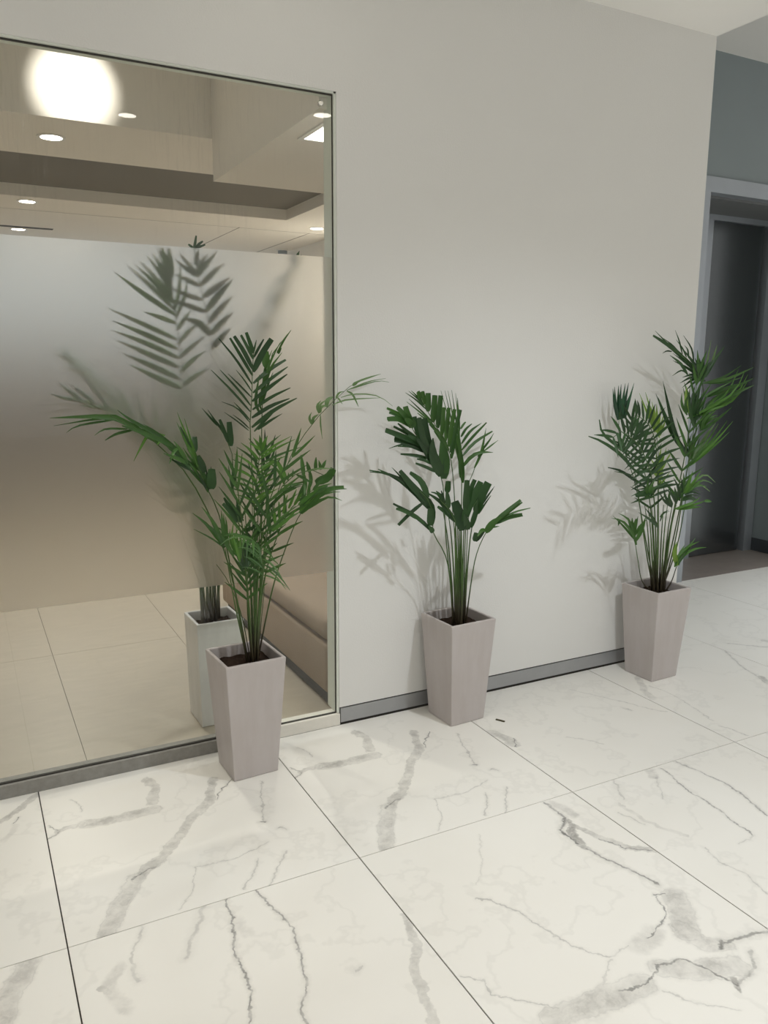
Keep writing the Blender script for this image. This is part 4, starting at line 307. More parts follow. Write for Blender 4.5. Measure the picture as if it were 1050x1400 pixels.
  {'p':[[2.762,-0.15,0.388],[2.666,-0.17,0.626],[2.551,-0.2,0.951],[2.494,-0.21,1.043],[2.437,-0.22,1.103],[2.401,-0.22,1.142]],'n':0,'L':0.1,'t0':0.5,'a':(40,10),'w':0.01,'d':0.0,'s':'LR','m':'dark','r':0.003,'bl':0,'pr':(1,1,1),'j':1,'lf':[[[[2.533,-0.21,0.976],[2.428,-0.218,1.057],[2.316,-0.226,1.112],[2.244,-0.234,1.134]],0.0158,0.3],[[[2.483,-0.21,1.054],[2.393,-0.217,1.101],[2.326,-0.225,1.144],[2.299,-0.232,1.2]],0.0139,0.3],[[[2.546,-0.21,0.926],[2.454,-0.212,0.977],[2.376,-0.215,0.997]],0.0122,0.3],[[[2.52,-0.21,0.955],[2.448,-0.224,0.972],[2.392,-0.238,0.982]],0.0075,0],[[[2.478,-0.21,1.058],[2.451,-0.201,1.09],[2.416,-0.193,1.108]],0.0122,0],[[[2.504,-0.21,1.035],[2.475,-0.198,1.057],[2.448,-0.187,1.071]],0.0076,0],[[[2.472,-0.21,1.072],[2.413,-0.229,1.125],[2.372,-0.248,1.144]],0.0148,0]]},
  {'p':[[2.818,-0.12,0.373],[2.814,-0.1,0.684],[2.817,-0.08,0.905],[2.814,-0.07,1.02],[2.799,-0.07,1.105]],'n':0,'L':0.1,'t0':0.5,'a':(40,10),'w':0.01,'d':0.0,'s':'LR','m':'yellow','r':0.003,'bl':0,'pr':(1,1,1),'j':1,'lf':[[[[2.784,-0.07,1.118],[2.723,-0.075,1.208],[2.663,-0.08,1.297]],0.0099,0],[[[2.778,-0.07,1.139],[2.729,-0.084,1.23],[2.681,-0.098,1.301]],0.0093,0],[[[2.788,-0.07,1.12],[2.747,-0.067,1.19],[2.705,-0.063,1.248]],0.0099,0],[[[2.784,-0.07,1.136],[2.748,-0.08,1.2],[2.712,-0.089,1.26]],0.0102,0],[[[2.792,-0.07,1.12],[2.753,-0.072,1.186],[2.715,-0.074,1.249]],0.0107,0],[[[2.79,-0.07,1.136],[2.768,-0.074,1.203],[2.745,-0.078,1.257]],0.0094,0],[[[2.797,-0.07,1.117],[2.766,-0.077,1.181],[2.734,-0.083,1.24]],0.0105,0],[[[2.797,-0.07,1.132],[2.799,-0.061,1.192],[2.801,-0.053,1.245]],0.011,0],[[[2.801,-0.07,1.109],[2.771,-0.084,1.176],[2.74,-0.098,1.238]],0.0095,0],[[[2.804,-0.07,1.123],[2.807,-0.07,1.175],[2.81,-0.069,1.227]],0.0105,0],[[[2.807,-0.07,1.099],[2.792,-0.077,1.151],[2.778,-0.084,1.196]],0.0105,0],[[[2.812,-0.07,1.11],[2.827,-0.065,1.156],[2.843,-0.059,1.196]],0.0113,0],[[[2.812,-0.07,1.092],[2.817,-0.064,1.137],[2.822,-0.057,1.178]],0.0091,0],[[[2.818,-0.07,1.102],[2.827,-0.076,1.142],[2.836,-0.081,1.176]],0.0102,0],[[[2.819,-0.07,0.939],[2.832,-0.076,0.987],[2.845,-0.082,1.028]],0.0093,0],[[[2.83,-0.07,0.946],[2.851,-0.08,0.98],[2.871,-0.09,1.012]],0.0105,0],[[[2.821,-0.07,0.912],[2.831,-0.081,0.984],[2.841,-0.091,1.049]],0.0095,0],[[[2.832,-0.07,0.926],[2.854,-0.081,0.981],[2.876,-0.092,1.034]],0.0099,0],[[[2.817,-0.07,0.97],[2.814,-0.08,1.012],[2.81,-0.09,1.051]],0.0097,0],[[[2.826,-0.07,0.977],[2.838,-0.078,1.007],[2.851,-0.085,1.035]],0.0112,0],[[[2.819,-0.07,0.938],[2.802,-0.061,0.971],[2.785,-0.052,0.999]],0.0095,0],[[[2.819,-0.07,0.947],[2.815,-0.065,0.981],[2.811,-0.059,1.013]],0.0111,0],[[[2.823,-0.07,0.907],[2.787,-0.076,0.937],[2.75,-0.082,0.967]],0.01,0],[[[2.821,-0.07,0.916],[2.808,-0.069,0.949],[2.795,-0.067,0.98]],0.0092,0],[[[2.826,-0.07,0.891],[2.809,-0.079,0.939],[2.792,-0.087,0.986]],0.0116,0],[[[2.831,-0.07,0.9],[2.829,-0.081,0.941],[2.827,-0.091,0.979]],0.011,0],[[[2.827,-0.07,0.861],[2.836,-0.076,0.907],[2.845,-0.081,0.945]],0.0114,0],[[[2.837,-0.07,0.868],[2.869,-0.068,0.9],[2.9,-0.066,0.929]],0.01,0]]},
  {'p':[[2.745,-0.17,0.395],[2.632,-0.2,0.469],[2.579,-0.22,0.57],[2.544,-0.23,0.656],[2.522,-0.23,0.702]],'n':0,'L':0.1,'t0':0.5,'a':(40,10),'w':0.01,'d':0.0,'s':'LR','m':'mid','r':0.003,'bl':0,'pr':(1,1,1),'j':1,'lf':[[[[2.551,-0.23,0.651],[2.522,-0.239,0.699],[2.444,-0.249,0.768],[2.371,-0.258,0.789]],0.0136,0],[[[2.539,-0.23,0.67],[2.522,-0.238,0.72],[2.476,-0.245,0.775],[2.413,-0.253,0.806]],0.0123,0],[[[2.537,-0.23,0.676],[2.474,-0.231,0.736],[2.406,-0.231,0.791]],0.0098,0],[[[2.447,-0.23,0.768],[2.429,-0.244,0.761],[2.411,-0.258,0.752]],0.0103,0],[[[2.524,-0.23,0.717],[2.502,-0.235,0.75],[2.481,-0.24,0.779]],0.0149,0.3],[[[2.523,-0.23,0.724],[2.508,-0.241,0.754],[2.493,-0.253,0.78]],0.0117,0.2],[[[2.529,-0.23,0.702],[2.526,-0.239,0.74],[2.522,-0.248,0.772]],0.02,0.3],[[[2.53,-0.23,0.688],[2.542,-0.229,0.739],[2.553,-0.228,0.777]],0.0136,0],[[[2.542,-0.23,0.695],[2.553,-0.241,0.733],[2.578,-0.253,0.764]],0.0119,0],[[[2.549,-0.23,0.67],[2.569,-0.24,0.724],[2.575,-0.25,0.775]],0.0175,0.1]]},
  {'p':[[2.798,-0.16,0.386],[2.779,-0.2,0.621],[2.75,-0.24,0.783],[2.75,-0.26,0.836],[2.777,-0.28,0.892],[2.832,-0.29,0.919]],'n':0,'L':0.1,'t0':0.5,'a':(40,10),'w':0.01,'d':0.0,'s':'LR','m':'mid','r':0.003,'bl':0,'pr':(1,1,1),'j':1,'lf':[[[[2.707,-0.27,0.811],[2.655,-0.27,0.845],[2.626,-0.27,0.883]],0.0124,0,'dark'],[[[2.708,-0.27,0.816],[2.664,-0.27,0.858],[2.647,-0.27,0.907]],0.0123,0,'dark'],[[[2.709,-0.27,0.822],[2.675,-0.279,0.857],[2.673,-0.287,0.9]],0.0132,0,'dark'],[[[2.733,-0.27,0.824],[2.694,-0.278,0.866],[2.644,-0.287,0.898]],0.0121,0,'dark'],[[[2.734,-0.27,0.834],[2.707,-0.284,0.878],[2.682,-0.298,0.906]],0.0134,0,'dark'],[[[2.767,-0.27,0.836],[2.816,-0.262,0.844],[2.88,-0.254,0.825]],0.0231,0.1,'dark'],[[[2.772,-0.27,0.851],[2.838,-0.26,0.855],[2.893,-0.25,0.842]],0.0095,0,'dark'],[[[2.778,-0.27,0.86],[2.814,-0.28,0.872],[2.856,-0.289,0.859]],0.0094,0,'dark'],[[[2.783,-0.27,0.872],[2.851,-0.259,0.876],[2.911,-0.247,0.86]],0.0095,0,'dark'],[[[2.796,-0.27,0.886],[2.83,-0.293,0.902],[2.858,-0.317,0.899]],0.0139,0],[[[2.726,-0.27,0.801],[2.807,-0.29,0.826],[2.834,-0.309,0.853]],0.0121,0,'bright'],[[[2.736,-0.27,0.799],[2.843,-0.275,0.813],[2.905,-0.279,0.827]],0.0127,0,'bright'],[[[2.747,-0.27,0.798],[2.83,-0.283,0.803],[2.863,-0.295,0.804]],0.013,0,'bright'],[[[2.907,-0.27,0.823],[2.918,-0.28,0.824],[2.929,-0.291,0.822]],0.0141,0,'bright'],[[[2.768,-0.27,0.863],[2.777,-0.289,0.912],[2.774,-0.308,0.971]],0.0128,0,'bright'],[[[2.777,-0.27,0.865],[2.808,-0.287,0.916],[2.828,-0.305,0.967]],0.0116,0,'bright'],[[[2.786,-0.27,0.868],[2.819,-0.286,0.899],[2.848,-0.302,0.93]],0.0132,0,'bright'],[[[2.758,-0.27,0.868],[2.77,-0.268,0.922],[2.765,-0.266,0.959]],0.0113,0],[[[2.768,-0.27,0.875],[2.778,-0.286,0.922],[2.78,-0.301,0.945]],0.0125,0],[[[2.802,-0.27,0.893],[2.86,-0.295,0.923],[2.888,-0.32,0.909]],0.0094,0,'pale'],[[[2.808,-0.27,0.898],[2.89,-0.273,0.943],[2.961,-0.276,0.904]],0.0088,0,'pale'],[[[2.803,-0.27,0.883],[2.86,-0.279,0.901],[2.916,-0.288,0.868]],0.0088,0,'pale'],[[[2.751,-0.27,0.836],[2.721,-0.285,0.896],[2.669,-0.301,0.947]],0.0127,0,'dark'],[[[2.754,-0.27,0.849],[2.754,-0.275,0.899],[2.739,-0.281,0.938]],0.0124,0,'dark'],[[[2.732,-0.27,0.835],[2.752,-0.269,0.895],[2.773,-0.268,0.938]],0.0134,0],[[[2.739,-0.27,0.839],[2.77,-0.273,0.901],[2.811,-0.276,0.949]],0.0143,0],[[[2.747,-0.27,0.842],[2.783,-0.27,0.887],[2.837,-0.27,0.918]],0.0138,0]]},  # the pale blades here are painted glint arcs
  {'p':[[2.758,-0.18,0.396],[2.694,-0.22,0.584],[2.65,-0.25,0.729],[2.582,-0.26,0.786]],'n':0,'L':0.1,'t0':0.5,'a':(40,10),'w':0.01,'d':0.0,'s':'LR','m':'dark','r':0.003,'bl':0,'pr':(1,1,1),'j':1,'lf':[[[[2.655,-0.25,0.72],[2.588,-0.259,0.766],[2.512,-0.269,0.804]],0.0122,0],[[[2.646,-0.25,0.732],[2.596,-0.259,0.781],[2.551,-0.268,0.818]],0.0134,0],[[[2.603,-0.25,0.885],[2.551,-0.257,0.877],[2.493,-0.264,0.874]],0.0236,0.6],[[[2.566,-0.25,0.861],[2.562,-0.261,0.911],[2.554,-0.271,0.946]],0.0136,0,'mid'],[[[2.572,-0.25,0.863],[2.592,-0.253,0.91],[2.612,-0.255,0.938]],0.0129,0,'mid'],[[[2.579,-0.25,0.864],[2.595,-0.262,0.899],[2.621,-0.274,0.915]],0.0127,0,'mid'],[[[2.662,-0.25,0.748],[2.664,-0.263,0.784],[2.686,-0.277,0.795]],0.0061,0],[[[2.66,-0.25,0.767],[2.667,-0.263,0.789],[2.682,-0.277,0.802]],0.0061,0]]},
  {'p':[[2.817,-0.16,0.383],[2.848,-0.17,0.434],[2.864,-0.18,0.508],[2.884,-0.19,0.555],[2.926,-0.2,0.595]],'n':0,'L':0.1,'t0':0.5,'a':(40,10),'w':0.01,'d':0.0,'s':'LR','m':'bright','r':0.0025,'bl':0,'pr':(1,1,1),'j':1,'lf':[[[[2.84,-0.19,0.509],[2.854,-0.195,0.56],[2.903,-0.199,0.598],[2.972,-0.204,0.619]],0.0144,0],[[[2.864,-0.19,0.514],[2.885,-0.188,0.55],[2.961,-0.186,0.579],[3.047,-0.184,0.579]],0.012,0],[[[2.848,-0.19,0.512],[2.845,-0.185,0.563],[2.856,-0.18,0.616]],0.0131,0],[[[2.856,-0.19,0.522],[2.869,-0.185,0.561],[2.905,-0.18,0.603]],0.0129,0],[[[2.858,-0.19,0.521],[2.895,-0.191,0.57],[2.959,-0.193,0.635]],0.0186,0,'mid'],[[[2.853,-0.19,0.514],[2.826,-0.195,0.578],[2.83,-0.2,0.631]],0.0211,0,'yellow']]},
  {'p':[[2.804,-0.15,0.382],[2.823,-0.16,0.66],[2.854,-0.18,0.964],[2.878,-0.19,1.193],[2.887,-0.2,1.385]],'n':11,'L':0.16,'t0':0.45,'a':(44,12),'w':0.012,'d':0.04,'s':'LR','m':'mid','r':0.0035,'bl':0,'pr':(0.7,1,0.7),'j':1},
  {'p':[[2.787,-0.14,0.382],[2.72,-0.14,0.767],[2.656,-0.13,1.001],[2.59,-0.12,1.18]],'n':11,'L':0.13,'t0':0.5,'a':(48,18),'w':0.011,'d':0.03,'s':'LR','m':'dark','r':0.0035,'bl':0,'pr':(0.7,1,0.7),'j':1},
  {'p':[[2.75,-0.15,0.372],[2.719,-0.15,0.566],[2.693,-0.15,0.704],[2.668,-0.15,0.806]],'n':0,'L':0.15,'t0':0.5,'a':(50,16),'w':0.012,'d':0.1,'s':'LR','m':'mid','r':0.0042,'bl':0,'pr':(0.7,1,0.7),'j':0},
  {'p':[[2.742,-0.17,0.378],[2.713,-0.17,0.571],[2.69,-0.17,0.708],[2.667,-0.17,0.809]],'n':0,'L':0.15,'t0':0.5,'a':(50,16),'w':0.012,'d':0.1,'s':'LR','m':'mid','r':0.0042,'bl':0,'pr':(0.7,1,0.7),'j':0},
  {'p':[[2.799,-0.13,0.36],[2.772,-0.13,0.556],[2.75,-0.13,0.695],[2.73,-0.13,0.798]],'n':0,'L':0.15,'t0':0.5,'a':(50,16),'w':0.012,'d':0.1,'s':'LR','m':'mid','r':0.0042,'bl':0,'pr':(0.7,1,0.7),'j':0},
  {'p':[[2.818,-0.13,0.358],[2.809,-0.13,0.552],[2.806,-0.13,0.69],[2.807,-0.13,0.792]],'n':0,'L':0.15,'t0':0.5,'a':(50,16),'w':0.012,'d':0.1,'s':'LR','m':'mid','r':0.0042,'bl':0,'pr':(0.7,1,0.7),'j':0},
  {'p':[[2.815,-0.15,0.363],[2.818,-0.15,0.555],[2.826,-0.15,0.692],[2.841,-0.15,0.793]],'n':0,'L':0.15,'t0':0.5,'a':(50,16),'w':0.012,'d':0.1,'s':'LR','m':'mid','r':0.0042,'bl':0,'pr':(0.7,1,0.7),'j':0},
  {'p':[[2.744,-0.19,0.383],[2.726,-0.19,0.574],[2.714,-0.19,0.709],[2.704,-0.19,0.81]],'n':0,'L':0.15,'t0':0.5,'a':(50,16),'w':0.012,'d':0.1,'s':'LR','m':'mid','r':0.0042,'bl':0,'pr':(0.7,1,0.7),'j':0},
  {'p':[[2.803,-0.17,0.37],[2.81,-0.17,0.56],[2.822,-0.17,0.696],[2.843,-0.17,0.796]],'n':0,'L':0.15,'t0':0.5,'a':(50,16),'w':0.012,'d':0.1,'s':'LR','m':'mid','r':0.0042,'bl':0,'pr':(0.7,1,0.7),'j':0},
  {'p':[[2.773,-0.18,0.377],[2.769,-0.18,0.567],[2.77,-0.18,0.702],[2.777,-0.18,0.802]],'n':0,'L':0.15,'t0':0.5,'a':(50,16),'w':0.012,'d':0.1,'s':'LR','m':'mid','r':0.0042,'bl':0,'pr':(0.7,1,0.7),'j':0},
  {'p':[[2.759,-0.15,0.371],[2.751,-0.15,0.459],[2.748,-0.15,0.546]],'n':0,'L':0.15,'t0':0.5,'a':(50,16),'w':0.012,'d':0.1,'s':'LR','m':'dark','r':0.009,'bl':0,'pr':(0.7,1,0.7),'j':0},
  {'p':[[2.788,-0.14,0.364],[2.78,-0.14,0.453],[2.777,-0.14,0.54]],'n':0,'L':0.15,'t0':0.5,'a':(50,16),'w':0.012,'d':0.1,'s':'LR','m':'dark','r':0.009,'bl':0,'pr':(0.7,1,0.7),'j':0},
  {'p':[[2.804,-0.16,0.367],[2.796,-0.16,0.456],[2.793,-0.16,0.543]],'n':0,'L':0.15,'t0':0.5,'a':(50,16),'w':0.012,'d':0.1,'s':'LR','m':'dark','r':0.009,'bl':0,'pr':(0.7,1,0.7),'j':0},
  {'p':[[2.834,-0.15,0.361],[2.826,-0.15,0.45],[2.822,-0.15,0.537]],'n':0,'L':0.15,'t0':0.5,'a':(50,16),'w':0.012,'d':0.1,'s':'LR','m':'dark','r':0.009,'bl':0,'pr':(0.7,1,0.7),'j':0},
],
}
PRINTS = {'A':[[[[0.028,-0.273],[0.116,-0.277]],0.012,0.5],[[[0.116,-0.277],[0.211,-0.289],[0.321,-0.29]],0.026,0.6],[[[0.343,-0.081],[0.351,-0.155],[0.324,-0.247]],0.016,0.5],[[[0.087,-0.1],[0.113,-0.146],[0.11,-0.195]],0.003,0.5],[[[0.541,-0.203],[0.487,-0.324],[0.356,-0.469]],0.018,0.55],[[[0.356,-0.469],[0.279,-0.566],[0.204,-0.619]],0.02,0.55],[[[0.204,-0.619],[0.139,-0.713],[0.095,-0.82]],0.028,0.5],[[[0.604,-0.214],[0.513,-0.318]],0.003,0.9],[[[0.681,-0.274],[0.653,-0.409],[0.615,-0.514]],0.003,0.5],[[[0.592,-0.63],[0.486,-0.662],[0.365,-0.647],[0.345,-0.726],[0.277,-0.806]],0.003,0.4],[[[0.535,-0.698],[0.455,-0.806]],0.004,0.45],[[[0.618,-0.687],[0.528,-0.819]],0.004,0.45],[[[0.65,-0.574],[0.656,-0.583]],0.006,0.7],[[[0.61,-0.512],[0.617,-0.521]],0.005,0.8],[[[0.028,-0.273],[0.016,-0.232]],0.003,0.8],[[[0.03,-0.28],[-0.001,-0.304]],0.004,0.8],[[[0.187,-0.615],[0.221,-0.603],[0.264,-0.595]],0.003,0.8]],'T3':[[[[0.016,-0.329],[0.036,-0.388],[0.03,-0.453]],0.022,0.5],[[[0.054,-0.411],[0.024,-0.47]],0.003,0.9],[[[0.57,-0.146],[0.666,-0.317],[0.723,-0.43],[0.778,-0.507]],0.003,0.4],[[[0.251,-0.498],[0.339,-0.604]],0.003,0.4],[[[0.64,-0.388],[0.647,-0.424]],0.005,0.5]],'T4':[[[[0.122,-0.269],[0.134,-0.393],[0.097,-0.583],[0.081,-0.653]],0.003,0.4],[[[0.144,-0.175],[0.055,-0.308],[0.024,-0.381]],0.02,0.4],[[[0.063,-0.703],[0.088,-0.752],[0.088,-0.81]],0.003,0.5],[[[0.838,0.158],[0.818,-0.071],[0.678,-0.335],[0.615,-0.501]],0.006,0.5],[[[0.661,-0.428],[0.638,-0.484]],0.012,0.7]],'B2':[[[[0.674,-0.003],[0.678,-0.098]],0.006,0.7],[[[0.68,-0.104],[0.621,-0.151],[0.62,-0.234]],0.005,1.0],[[[0.675,-0.119],[0.635,-0.19],[0.62,-0.266]],0.01,0.8],[[[0.62,-0.266],[0.646,-0.391],[0.692,-0.484]],0.006,0.8],[[[0.695,-0.023],[0.718,-0.104]],0.02,0.35],[[[0.663,-0.15],[0.698,-0.244],[0.741,-0.317],[0.799,-0.367]],0.012,0.5],[[[0.693,-0.25],[0.738,-0.319],[0.797,-0.369]],0.003,0.8],[[[0.649,-0.516],[0.674,-0.528]],0.004,0.9],[[[0.649,-0.526],[0.61,-0.589],[0.569,-0.615],[0.501,-0.631]],0.003,0.8],[[[0.695,-0.54],[0.636,-0.619],[0.603,-0.663]],0.035,0.45],[[[0.6,-0.647],[0.608,-0.71],[0.652,-0.738]],0.03,0.5],[[[0.649,-0.73],[0.728,-0.742],[0.813,-0.762]],0.008,0.7],[[[0.659,-0.722],[0.64,-0.748]],0.008,0.9],[[[0.532,-0.625],[0.46,-0.647]],0.03,0.3],[[[0.452,-0.726],[0.528,-0.778],[0.626,-0.802]],0.035,0.5],[[[0.379,-0.74],[0.272,-0.734],[0.134,-0.72]],0.035,0.5],[[[0.453,-0.714],[0.526,-0.736],[0.552,-0.79],[0.56,-0.845]],0.005,0.8],[[[0.45,-0.716],[0.41,-0.748],[0.317,-0.732]],0.004,0.8],[[[0.571,-0.827],[0.552,-0.851]],0.01,0.8],[[[0.692,-0.782],[0.658,-0.819],[0.56,-0.845]],0.006,0.6],[[[0.206,-0.315],[0.234,-0.333]],0.005,0.6],[[[0.236,-0.331],[0.284,-0.452],[0.315,-0.558],[0.361,-0.639]],0.0035,0.5],[[[0.361,-0.639],[0.446,-0.637]],0.004,0.4],[[[0.381,-0.058],[0.301,-0.182],[0.236,-0.26]],0.003,0.25],[[[0.01,-0.526],[0.062,-0.565],[0.046,-0.601],[0.102,-0.657],[0.16,-0.702]],0.003,0.5],[[[0.36,-0.651],[0.292,-0.708]],0.004,0.3],[[[0.397,-0.778],[0.456,-0.841],[0.504,-0.901]],0.003,0.4]],'B1':[[[[0.401,-0.003],[0.376,-0.118],[0.361,-0.212],[0.355,-0.315],[0.33,-0.431]],0.0045,0.8],[[[0.488,-0.003],[0.505,-0.116],[0.526,-0.196],[0.499,-0.296],[0.482,-0.367],[0.433,-0.462],[0.429,-0.526]],0.0045,0.7],[[[0.353,0.014],[0.294,-0.076],[0.244,-0.164]],0.008,0.4],[[[0.18,-0.002],[0.137,-0.11],[0.135,-0.188]],0.006,0.4],[[[0.103,-0.132],[0.073,-0.168],[0.089,-0.262]],0.02,0.3],[[[0.055,-0.176],[0.072,-0.196]],0.01,0.5],[[[0.805,-0.278],[0.766,-0.379],[0.717,-0.488],[0.679,-0.611]],0.013,0.45],[[[0.393,-0.097],[0.405,-0.148]],0.02,0.15],[[[0.599,-0.389],[0.615,-0.383]],0.006,0.4]],'B0':[[[[0.716,-0.001],[0.676,-0.08],[0.641,-0.178]],0.03,0.45]],'T0':[[[[0.793,-0.021],[0.733,-0.094],[0.678,-0.137]],0.014,0.6],[[[0.73,-0.14],[0.714,-0.173]],0.003,0.9],[[[0.717,-0.188],[0.683,-0.258]],0.012,0.2]],'B3':[[[[0.479,-0.006],[0.505,-0.149],[0.502,-0.258],[0.465,-0.399]],0.005,0.7],[[[0.391,-0.016],[0.362,-0.18],[0.349,-0.325],[0.324,-0.45]],0.004,0.7],[[[0.183,-0.012],[0.129,-0.114]],0.005,0.4],[[[0.092,-0.134],[0.086,-0.238],[0.137,-0.353]],0.009,0.35],[[[0.047,-0.175],[0.068,-0.256]],0.006,0.4],[[[0.348,-0.006],[0.319,-0.048]],0.018,0.35],[[[0.326,-0.052],[0.238,-0.169]],0.004,0.35],[[[0.142,-0.432],[0.127,-0.498],[0.14,-0.561],[0.123,-0.657]],0.004,0.4],[[[0.324,-0.454],[0.245,-0.464]],0.004,0.3]],'T5':[[[[0.1,-0.05],[0.35,-0.3],[0.5,-0.6]],0.006,0.5],[[[0.3,-0.1],[0.36,-0.2]],0.02,0.5],[[[0.5,-0.05],[0.7,-0.45],[0.8,-0.8]],0.012,0.4]]}

# marble: cool white ground with the veins of one print, in the tile's own coordinates
seg_group = None
def segment_group():
    t = bpy.data.node_groups.new('vein_segment', 'ShaderNodeTree')
    for nm, kind in (('P', 'NodeSocketVector'), ('A', 'NodeSocketVector'), ('BA', 'NodeSocketVector'), ('Inv', 'NodeSocketFloat')):
        t.interface.new_socket(nm, in_out='INPUT', socket_type=kind)
    t.interface.new_socket('D', in_out='OUTPUT', socket_type='NodeSocketFloat')
    gi = t.nodes.new('NodeGroupInput'); go = t.nodes.new('NodeGroupOutput')
    def vm(op): n = t.nodes.new('ShaderNodeVectorMath'); n.operation = op; return n
    pa = vm('SUBTRACT'); t.links.new(gi.outputs[0], pa.inputs[0]); t.links.new(gi.outputs[1], pa.inputs[1])
    dt = vm('DOT_PRODUCT'); t.links.new(pa.outputs[0], dt.inputs[0]); t.links.new(gi.outputs[2], dt.inputs[1])
    h = t.nodes.new('ShaderNodeMath'); h.operation = 'MULTIPLY'; h.use_clamp = True
    t.links.new(dt.outputs['Value'], h.inputs[0]); t.links.new(gi.outputs[3], h.inputs[1])
    sc = vm('SCALE'); t.links.new(gi.outputs[2], sc.inputs[0]); t.links.new(h.outputs[0], sc.inputs['Scale'])
    sb = vm('SUBTRACT'); t.links.new(pa.outputs[0], sb.inputs[0]); t.links.new(sc.outputs[0], sb.inputs[1])
    ln = vm('LENGTH'); t.links.new(sb.outputs[0], ln.inputs[0])
    t.links.new(ln.outputs['Value'], go.inputs[0])
    return t

def marble(name, veins, seed=0.0):
    global seg_group
    if seg_group is None: seg_group = segment_group()
    g = N(name); co = g.n('TexCoord').outputs['Object']
    flat = g.vec('MULTIPLY', co, (1, 1, 0))
    sh = g.vec('ADD', flat, (seed * 3.7, seed * 1.9, seed))
    w1 = g.vec('SCALE', g.vec('SUBTRACT', g.noise(sh, 9.0, 4.0, 0.65, out=1), (0.5, 0.5, 0.5)), 0.060)
    w2 = g.vec('SCALE', g.vec('SUBTRACT', g.noise(sh, 60.0, 2.0, 0.6, out=1), (0.5, 0.5, 0.5)), 0.012)
    P = g.vec('MULTIPLY', g.vec('ADD', g.vec('ADD', flat, w1), w2), (1, 1, 0))
    streak = g.noise(g.vec('ADD', g.vec('MULTIPLY', sh, (9.0, 26.0, 1.0)), g.vec('SCALE', w1, 60.0)), 1.6, 4.0, 0.65)
    patchy = g.ramp(g.noise(sh, 14.0, 3.0, 0.6), 0.3, 0.62, 0.35, 1.0)
    bandv = linev = None
    for pts, w, s in veins:
        d = None
        for (ax, ay), (bx, by) in zip(pts, pts[1:]):
            ba = (bx - ax, by - ay, 0.0)
            nd = g.t.nodes.new('ShaderNodeGroup'); nd.node_tree = seg_group
            g.t.links.new(P, nd.inputs[0]); nd.inputs[1].default_value = (ax, ay, 0); nd.inputs[2].default_value = ba
            nd.inputs[3].default_value = 1.0 / max(1e-6, ba[0] ** 2 + ba[1] ** 2)
            d = nd.outputs[0] if d is None else g.math('MINIMUM', d, nd.outputs[0])
        if w >= 0.009:
            v = g.ramp(d, w * 0.45, w * 1.25, s, 0.0)
            bandv = v if bandv is None else g.math('MAXIMUM', bandv, v)
            if s > 0.38:      # a darker rim along one wide vein's edge
                e = g.ramp(g.math('ABSOLUTE', g.math('SUBTRACT', d, w * 0.85)), 0.0, 0.0035, s * 0.28, 0.0)
                linev = e if linev is None else g.math('MAXIMUM', linev, e)
        else:
            v = g.ramp(d, w * 0.2, w * 1.0, s * (0.8 if s > 0.6 else 0.62), 0.0)
            linev = v if linev is None else g.math('MAXIMUM', linev, v)
            hl = g.ramp(d, 0.0, w * 3.5, s * 0.35, 0.0)
            bandv = hl if bandv is None else g.math('MAXIMUM', bandv, hl)
    cloud = g.noise(sh, 3.0, 3.0)
    c = g.mix(cloud, C(232, 229, 221), C(240, 238, 232))
    faint = g.ramp(g.math('ABSOLUTE', g.math('SUBTRACT', g.noise(g.vec('ADD', sh, (5, 2, 0)), 2.2, 5.0, 0.6), 0.5)), 0.0, 0.02, 0.10, 0.0)
    c = g.mix(faint, c, C(170, 168, 162))
    if bandv is not None:
        c = g.mix(g.math('MULTIPLY', bandv, g.math('MULTIPLY', patchy, g.ramp(streak, 0.25, 0.7, 0.55, 1.2))), c, C(152, 149, 144))
    if linev is not None:
        c = g.mix(g.math('MULTIPLY', linev, g.ramp(g.noise(sh, 30.0, 3.0), 0.3, 0.6, 0.35, 1.0)), c, C(84, 84, 82))
    return g.end(g.principled(color=c, rough=0.32, spec=0.3))

g = N('beige_room_tile'); co = g.n('TexCoord').outputs['Object']
sk = g.noise(g.vec('MULTIPLY', co, (3.0, 14.0, 1.0)), 2.0, 4.0, 0.6)
sp = g.ramp(g.noise(co, 45.0, 2.0), 0.70, 0.76, 0.0, 0.25)
M['room_tile'] = g.end(g.principled(color=g.mix(sp, g.mix(sk, C(172, 162, 146), C(190, 180, 163)), C(130, 118, 100)), rough=0.35, spec=0.4))

# ---------------------------------------------------------------- the setting
GX, GZ0, GZ1, WT, XC = 1.2374, 0.050, 2.3442, 0.06, 3.0714
GXL = -1.6
mb = MB()
mb.box(GX, XC, 0, WT, 0.074, 3.3)          # right of the glass, above the skirting
mb.box(GXL - 2.4, GXL, 0, WT, 0.0, 3.3)    # left of the glass
mb.box(GXL, GX, 0, WT, GZ1, 3.3)           # over the glass
mb.box(GX + 0.004, XC, 0.012, WT, 0.0, 0.074)
tag(mb.build('wall_front', M['wall']), kind='structure')
tag(MB().box(XC - 0.06, XC, WT, 0.93, 0, 3.3).build('wall_return', M['wall']), kind='structure')

bb = MB().box(GX + 0.006, XC, -0.001, 0.012, 0.010, 0.069).build('baseboard_front', M['steel_skirt'])
tag(bb, kind='structure')
MB().box(GX + 0.006, XC, 0.006, 0.012, 0.0, 0.0115).build('shadow_gap', M['gap'], bb)
MB().box(GX + 0.006, XC, 0.004, 0.012, 0.0695, 0.0735).build('sealant', M['gap'], bb)

tag(MB().box(GXL, 0.80, -0.0005, WT, 0.0, GZ0 - 0.004).build('trim_1', M['stone_skirt']), kind='structure')
tag(MB().box(0.80, GX + 0.0035, -0.0005, WT, 0.0, GZ0 - 0.002).build('trim_2', M['plaster'], bevel=0.002), kind='structure')

